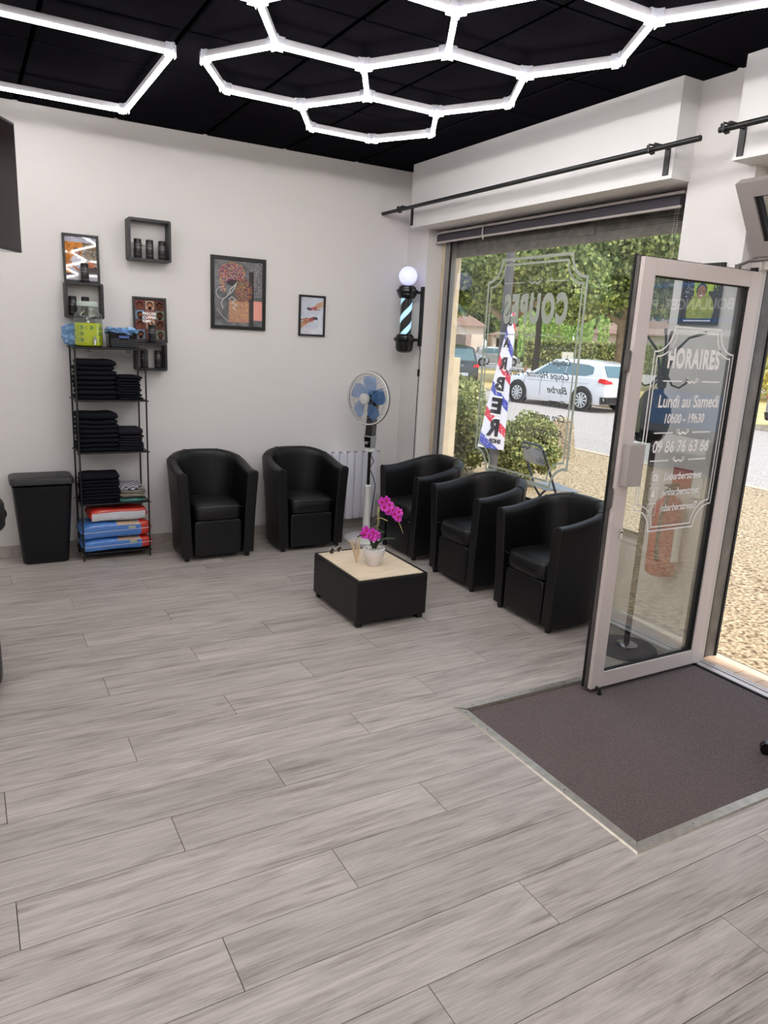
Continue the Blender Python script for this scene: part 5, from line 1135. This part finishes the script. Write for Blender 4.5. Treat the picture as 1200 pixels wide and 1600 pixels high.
        MB().sq((.78, s_*.98, .98), (.14, .16, .11), .6, .6, 12, 8).build('wing_mirror', pm, t, smooth=80)
        b = MB()
        for x in (-.55, .32, 1.0): b.tube([(x+.02, s_*.893, .34), (x+.03, s_*.898, .62), (x, s_*.872, .93)], .004, 4)
        b.tube([(-1.5, s_*.895, .80), (.9, s_*.893, .76)], .004, 4); b.build('door_seam', M_carb, t)
        for x in (-1.27, 1.28):
            b = MB().lathe([(.001, 0), (.385, 0), (.385, .012), (.001, .012)], 32, (x, s_*.885-.006, .34), axis=(0, 1, 0)); b.build('wheel_arch', M_carb, t)
            b = MB().lathe([(.20, -.09), (.29, -.10), (.315, -.085), (.32, 0), (.315, .085), (.29, .10), (.20, .09)], 36, (x, s_*.80, .32), axis=(0, 1, 0)); wl = b.build('tyre', M_tyre, t, smooth=40)
            b = MB().lathe([(.001, 0), (.215, 0), (.215, .008), (.001, .008)], 32, (x, s_*.885, .32), mi=1, axis=(0, 1, 0))
            for q in range(10):
                a = 2*PI*q/10; c0_, s0_ = math.cos(a), math.sin(a); b.tube([(x+.03*c0_, s_*.905, .32+.03*s0_), (x+.20*c0_, s_*.900, .32+.20*s0_)], [.020, .030], 6)
            b.tube([(x+.21*math.cos(2*PI*i/32), s_*.898, .32+.21*math.sin(2*PI*i/32)) for i in range(32)], .013, 6, closed=True); b.sq((x, s_*.905, .32), (.09, .03, .09), .8, .8, 12, 6)
            b.build('wheel_rim', [M_rim, M_carb], wl, smooth=50)
    F = Flat((-2.056, 0, 0), (0, -1, 0), (0, 0, 1)); F.poly([(-.26, .50), (.26, .50), (.26, .61), (-.26, .61)], 0); F.poly([(-.26, .50), (-.215, .50), (-.215, .61), (-.26, .61)], 1)
    F.o = Vector((-2.058, 0, 0)); F.text(plate, -.19, .52, .07, .40, mi=2); F.build('number_plate', [mat('plate_white', (214, 218, 232), .4), mat('plate_blue', (50, 80, 190), .4), M_carb], t, world=False)
    MB().tube([(-2.03, 0, .50), (-2.05, 0, .50)], .3, 4)
    MB().box((-2.04, -.34, .48), (-2.02, .34, .63)).build('plate_recess', pm, t)
    b = MB().box((-2.012, -.045, .84), (-1.995, .045, .90)); b.build('maker_badge', M_rim, t); MB().tube([(-1.99, -.2, .98), (-1.95, .18, 1.01)], .010, 6).build('rear_wiper', M_carb, t)
    MB().tube([(-1.2, 0, 1.42+k*1.6), (-1.3, 0, 1.52+k*1.6)], .005, 5).build('aerial', M_carb, t)
    return t
W_ = mat('white_car_paint', (228, 228, 232), .25, coat=.5); Sg = mat('silver_car_paint', (168, 166, 164), .3, .4, coat=.5); Dg = mat('dark_grey_car_paint', (64, 72, 76), .3, .3, coat=.5)
car('white hatchback parked on the far side of the road, centre of the window view', (16.42, 17.35, GZ), PI/2+.10, W_, 1.02)
car('dark grey estate car cut off by the left window jamb', (17.0, 26.0, GZ), PI/2, Dg, 1.02, True, plate='DK-140')
car('silver people carrier in the far car park, behind the striped banner', (39.0, 50.0, GZ), -.45, Sg, .9, True, plate='AG-512')
car('white small car in the far car park beside the silver people carrier', (34.3, 48.1, GZ), -.2, W_, .9, False, plate='CR-204')
car('silver hatchback cut off by the right edge of the photo, seen through the doorway', (18.5, 9.55, GZ), -PI/2, Sg, 1.0, False, plate='EV-338')

# houses ----------------------------------------------------------
M_rend = mat('cream_render', (226, 208, 190), .9, var=(1.5, .06)); M_roof = mat('brown_roof_tiles', (150, 120, 104), .9, var=(6, .25)); M_shut = mat('mauve_shutter', (176, 150, 140), .7)
t = thing('house', 'cream rendered house with shutters far beyond the car park, left of the window view', 'house', (44.0, 66.5, GZ), -.55)
MB().box((-9, 0, 0), (4.6, 8, 3.4)).build('walls', M_rend, t); MB().loft([[(-9.4, -.5, 3.4), (5, -.5, 3.4), (5, 8.5, 3.4), (-9.4, 8.5, 3.4)], [(-7, 4, 5.3), (2, 4, 5.3), (2, 4.1, 5.3), (-7, 4.1, 5.3)]]).build('roof', M_roof, t)
for x in (-6, -1.4, 2.2):
    f_ = MB().box((x-.55, -.06, .9), (x+.55, .02, 2.5)).build('window', mat('brown_grey_house_window', (120, 110, 104), .3), t)  # window panes in one plain brown grey
    for s_ in (-1, 1): MB().box((x+s_*.85-.3, -.10, .85), (x+s_*.85+.3, -.01, 2.55)).build('shutter', M_shut, f_)
t = thing('garage', 'low garage with a dark open door and barred window, beside the cream house', 'garage', (51.6, 60.6, GZ), -.55)
b = MB().box((-4.0, 0, 0), (-3.7, 6, 2.6)).box((3.2, 0, 0), (3.5, 6, 2.6)).box((-.1, 0, 0), (.2, 1, 2.6)).box((-4, 5.7, 0), (3.5, 6, 2.6)).box((-4, 0, 2.3), (3.5, .3, 2.6)); b.build('walls', M_rend, t)
MB().loft([[(-4.4, -.6, 2.6), (3.9, -.6, 2.6), (3.9, 6.4, 2.6), (-4.4, 6.4, 2.6)], [(-.3, 2.9, 3.9), (0, 2.9, 3.9), (0, 3.1, 3.9), (-.3, 3.1, 3.9)]]).build('roof', M_roof, t)
b = MB()
for i in range(7): b.box((.4+.4*i, .10, .6), (.46+.4*i, .16, 2.3))
for z in (.6, 1.15, 1.7, 2.25): b.box((.3, .10, z), (3.1, .16, z+.06))
b.build('window_bars', M_white, t); MB().box((.3, .3, .5), (3.1, .4, 2.3)).build('window_glass', mat('dark_pane', (60, 62, 66), .2), t)
t = thing('house', 'pale pink house half hidden by the trees beyond the hedge', 'house', (60.0, 48.0, GZ), -.6)
MB().box((-8, 0, 0), (12, 8, 3.2)).build('walls', mat('pink_render', (226, 196, 186), .9), t); MB().loft([[(-8.4, -.5, 3.2), (12.4, -.5, 3.2), (12.4, 8.5, 3.2), (-8.4, 8.5, 3.2)], [(-5, 4, 5.0), (9, 4, 5.0), (9, 4.1, 5.0), (-5, 4.1, 5.0)]]).build('roof', M_roof, t)
MB().box((-3, -.05, .9), (-1.8, .02, 2.3)).build('window', M_cg, t)

# pole, banner, bollard, folding chair, grate ----------------------
PX, PY = 5.42, 6.72
t = thing('street_lamp_post', 'dark grey street lamp post outside the window, carrying the striped banner', 'lamp post', (PX-.068, PY+.054, -.09))
MB().tube([(0, 0, 0), (0, 0, 6.5)], [.052, .040], 16).build('post', mat('dark_grey_post', (92, 88, 90), .6), t, smooth=60)
b = MB()
for z in (2.62, 1.84): b.tube([(.048*math.cos(2*PI*i/20), .048*math.sin(2*PI*i/20), z) for i in range(20)], .006, 6, closed=True)
b.build('banner_strap', M_white, t)
u = Vector((.78, -.626, 0)); nrm = Vector((-.626, -.78, 0)); Bz0, Bz1 = .43, 2.10
P = Paint(44, 150, (226, 226, 240)); X_, Y_ = P.X, P.Y; ph = (Y_*5.6-X_*.75)
fr = ph % 1.0; idx = np.floor(ph).astype(int); P.put((fr < .36) & (idx % 2 == 0), (214, 62, 84)).put((fr < .36) & (idx % 2 != 0), (76, 84, 178))
P.speck(P.Y > -1, [(226, 226, 240)], .04, 3)
t = thing('barber_banner', 'tall tapering red, white and blue striped banner reading BARBER, on the lamp post outside', 'banner', (PX, PY-.08, Bz0))
def bp_(a, z, off=0.):   # a 0 left .. 1 right, z 0 top..1 bottom
    wl = .02+.285*(z**.8); right = .035-.012*z; wv = .022*math.sin(7*z+3*a)
    return Vector((PX, PY, 0))+u*(right-wl*(1-a))+nrm*(.085+wv+off)+Vector((0, 0, Bz1-(Bz1-Bz0)*z+.03*(1-a)*z))
raster_panel('striped_cloth', P.a, lambda a, b_: bp_(a, b_), t, rough=.7)
raster_panel('cloth_back', P.a[:, ::-1], lambda a, b_: bp_(a, b_, -.006), t, rough=.7)
for i, ch_ in enumerate('BARBER'):
    z = (.13, .27, .41, .55, .70, .85)[i]; hgt = .09+.018*i; wd = .045+.018*i
    for lay, col, grow, off in ((0, M_vinyl, .012, .004), (1, mat('black_cloth_ink', (46, 44, 52), .7), 0, .007)):
        F = Flat((0, 0, 0), (-1, 0, 0), (0, 1, 0)); F.text(ch_, 0, 0, hgt, wd, align='CENTER', bold=.05+(.085 if lay == 0 else 0)); q = []
        for v in F.mb.v:
            zz2 = z+(-v[1]+hgt/2)/(Bz1-Bz0); ww = .02+.285*(zz2**.8); a = 1-(.035+.055*zz2*1.2+wd*.42)/ww + v[0]/ww; q.append(bp_(a, zz2, off))
        F.mb.v = [tuple(v) for v in q]; F.mb.build('letter_outline' if lay == 0 else 'letter', col, t, True)
F = Flat((0, 0, 0), (-1, 0, 0), (0, 1, 0)); F.text('SHOP', 0, 0, .045, .15, align='CENTER', bold=.05); F.mb.v = [tuple(bp_(.62+v[0]/.33-.10*v[1], .945+(-v[1]+.02)/(Bz1-Bz0), .006)) for v in F.mb.v]; F.mb.build('small_lettering', mat('black_cloth_ink'), t, True)
t = thing('concrete_bollard', 'tapered exposed-aggregate concrete bollard on the pavement edge', 'bollard', (8.45, 8.95, GZ+.06), .6)
MB().loft([[(-.21, -.21, 0), (.21, -.21, 0), (.21, .21, 0), (-.21, .21, 0)], [(-.13, -.13, .62), (.13, -.13, .62), (.13, .13, .62), (-.13, .13, .62)]]).build('tapered_block', M_boll, t, bevel=.012); MB().loft([[(-.12, -.12, .62), (.12, -.12, .62), (.12, .12, .62), (-.12, .12, .62)], [(-.06, -.06, .655), (.06, -.06, .655), (.06, .06, .655), (-.06, .06, .655)]]).build('cap', M_boll, t)
for i, (x, y) in enumerate(((28.0, 41.2), (29.0, 34.4), (26.5, 37.5))): tag(MB().lathe([(.10, 0), (.10, .55), (.07, .62), (.001, .63)], 12, (x, y, GZ)).build('timber_bollard', mat('pale_timber', (196, 160, 120), .8)), ['short timber post at the lawn edge below the silver people carrier', 'short timber post on the dry lawn in front of the hedge', 'short timber post on the dry lawn beside the plane tree'][i], 'bollard', 'timber posts on the dry lawn')
t = thing('small_sign', 'small white notice on a stake in front of the hedge', 'sign', (32.4, 34.6, GZ)); MB().box((-.03, -.03, 0), (.03, .03, 1.3)).build('stake', M_bark, t); b = MB().box((-.34, -.02, 1.0), (.34, .02, 1.48)).build('panel', M_white, t); b.rotation_euler = (0, 0, -.7)
# folding chair
t = thing('folding_chair', 'grey metal folding chair standing outside the window', 'chair', (4.60, 4.95, -.06), math.radians(78))
M_fc = mat('grey_painted_metal', (150, 156, 166), .35, .3); M_fl = mat('dark_grey_tube', (70, 74, 82), .35, .5)
b = MB()
for s_ in (-1, 1):
    MB().tube([(s_*.21, -.26, 0), (s_*.20, .05, .40), (s_*.19, .22, .80)], .011, 10).build('front_leg', M_fl, t, smooth=60); MB().tube([(s_*.19, .24, 0), (s_*.18, .02, .30), (s_*.18, -.12, .44)], .011, 10).build('rear_leg', M_fl, t, smooth=60)
MB().tube([(-.19, .22, .80), (-.15, .235, .84), (.15, .235, .84), (.19, .22, .80)], .011, 8).build('top_rail', M_fl, t, smooth=60)
b = MB().loft([[(-.20+.0, -.17, .430), (.20, -.17, .430), (.19, .17, .452), (-.19, .17, .452)], [(-.20, -.17, .445), (.20, -.17, .445), (.19, .17, .467), (-.19, .17, .467)]]); b.build('seat', M_fc, t, bevel=.006, seg=3)
b = MB(); rg_ = []
for z, y in ((.67, .190), (.74, .215), (.82, .235)):
    rg_.append([(x, y+.035*(1-(x/.19)**2), z) for x in [-.185+.037*i for i in range(11)]]+[(x, y+.035*(1-(x/.19)**2)-.006, z) for x in [.185-.037*i for i in range(11)]])
b.loft(rg_); b.build('backrest', M_fc, t, smooth=60)
for y, z in ((-.20, .08), (.20, .08)): MB().tube([(-.2, y, z), (.2, y, z)], .008, 8).build('cross_bar', M_fl, t)
# drain grate
t = thing('drain_grate', 'square metal drain grate set in the pavement, seen through the doorway', 'drain cover', (6.78, 4.42, -.112), .35)
zt = .006; MB().box((-.27, -.27, -.02), (.27, .27, zt-.004)).build('pit', M_gasket, t)
b = MB(); b.box((-.29, -.29, -.02), (.29, -.26, zt)).box((-.29, .26, -.02), (.29, .29, zt)).box((-.29, -.26, -.02), (-.26, .26, zt)).box((.26, -.26, -.02), (.29, .26, zt)).box((-.015, -.26, -.02), (.015, .26, zt)); b.build('frame', M_rim, t)
for i in range(9): MB().box((-.26, -.235+.056*i, -.02), (.26, -.210+.056*i, zt)).build('bar', M_rim, t)
# timber post just outside the window, left
t = tag(MB().box((3.68, 5.33, -.06), (3.76, 5.42, 1.50)).build('garden_wall_post', mat('cream_stone_post', (222, 204, 176), .8, var=(6, .1)), bevel=.004), 'narrow cream post just outside the left edge of the window', 'post')
# neighbour awning
t = thing('shop_awning', 'dull red awning edge with a white bar outside the top right of the window', 'awning', (4.3, 3.3, 2.45)); b = MB().loft([[(3.66, 2.2, 2.66), (4.75, 2.2, 2.36), (4.75, 2.2, 2.33), (3.66, 2.2, 2.60)], [(3.66, 3.35, 2.66), (4.75, 3.35, 2.36), (4.75, 3.35, 2.33), (3.66, 3.35, 2.60)]]); 
b.build('fabric', mat('dull_red_canvas', (132, 84, 76), .9), t, True); MB().tube([(4.76, 2.2, 2.32), (4.76, 3.37, 2.32)], .035, 12).build('front_bar', M_white, t, True, smooth=60)
# bakery van, only seen mirrored in the door glass
t = thing('sales_van', 'grey bakery sales van with blue stripes and BOULANGER lettering, mirrored in the door glass', 'van', (10.9, -3.4, GZ))
x = 9.75
MB().box((x, -6.2, .35), (x+2.1, -1.2, 3.05)).build('van_body', mat('blue_grey_van_paint', (128, 136, 142), .5), t, True, bevel=.05)
b = MB().box((x-.012, -6.15, 2.62), (x, -1.25, 2.68)).box((x-.012, -6.15, 2.10), (x, -1.25, 2.15)).box((x-.012, -3.6, .50), (x, -1.8, 1.05)); b.build('blue_stripe', mat('bright_blue_stripe', (96, 140, 196), .5), t, True)
MB().box((x-.06, -6.15, 1.90), (x, -1.25, 1.985)).build('counter_shelf', M_white, t, True); MB().box((x-.010, -5.9, .30), (x, -3.8, 1.7)).build('display_panel', mat('map_board', (176, 182, 150), .6, var=(2, .4)), t, True)
F = Flat((x-.006, 0, 0), (0, -1, 0), (0, 0, 1)); F.text('BOULANGER', 2.40, 2.285, .16, 1.22, bold=.02); F.text('PÂTISSIER', 3.76, 2.285, .16, 1.3, bold=.01); F.build('lettering', mat('white_vinyl_film'), t, True)
for yy in (-5.3, -2.2):
    for xx in (x+.15, x+1.95): MB().lathe([(.2, -.1), (.33, -.09), (.36, 0), (.33, .09), (.2, .1)], 24, (xx, yy, GZ+.36), axis=(1, 0, 0)).build('wheel', M_tyre, t, True)
# building behind the camera side of the street (own facade outside) is wall_right itself
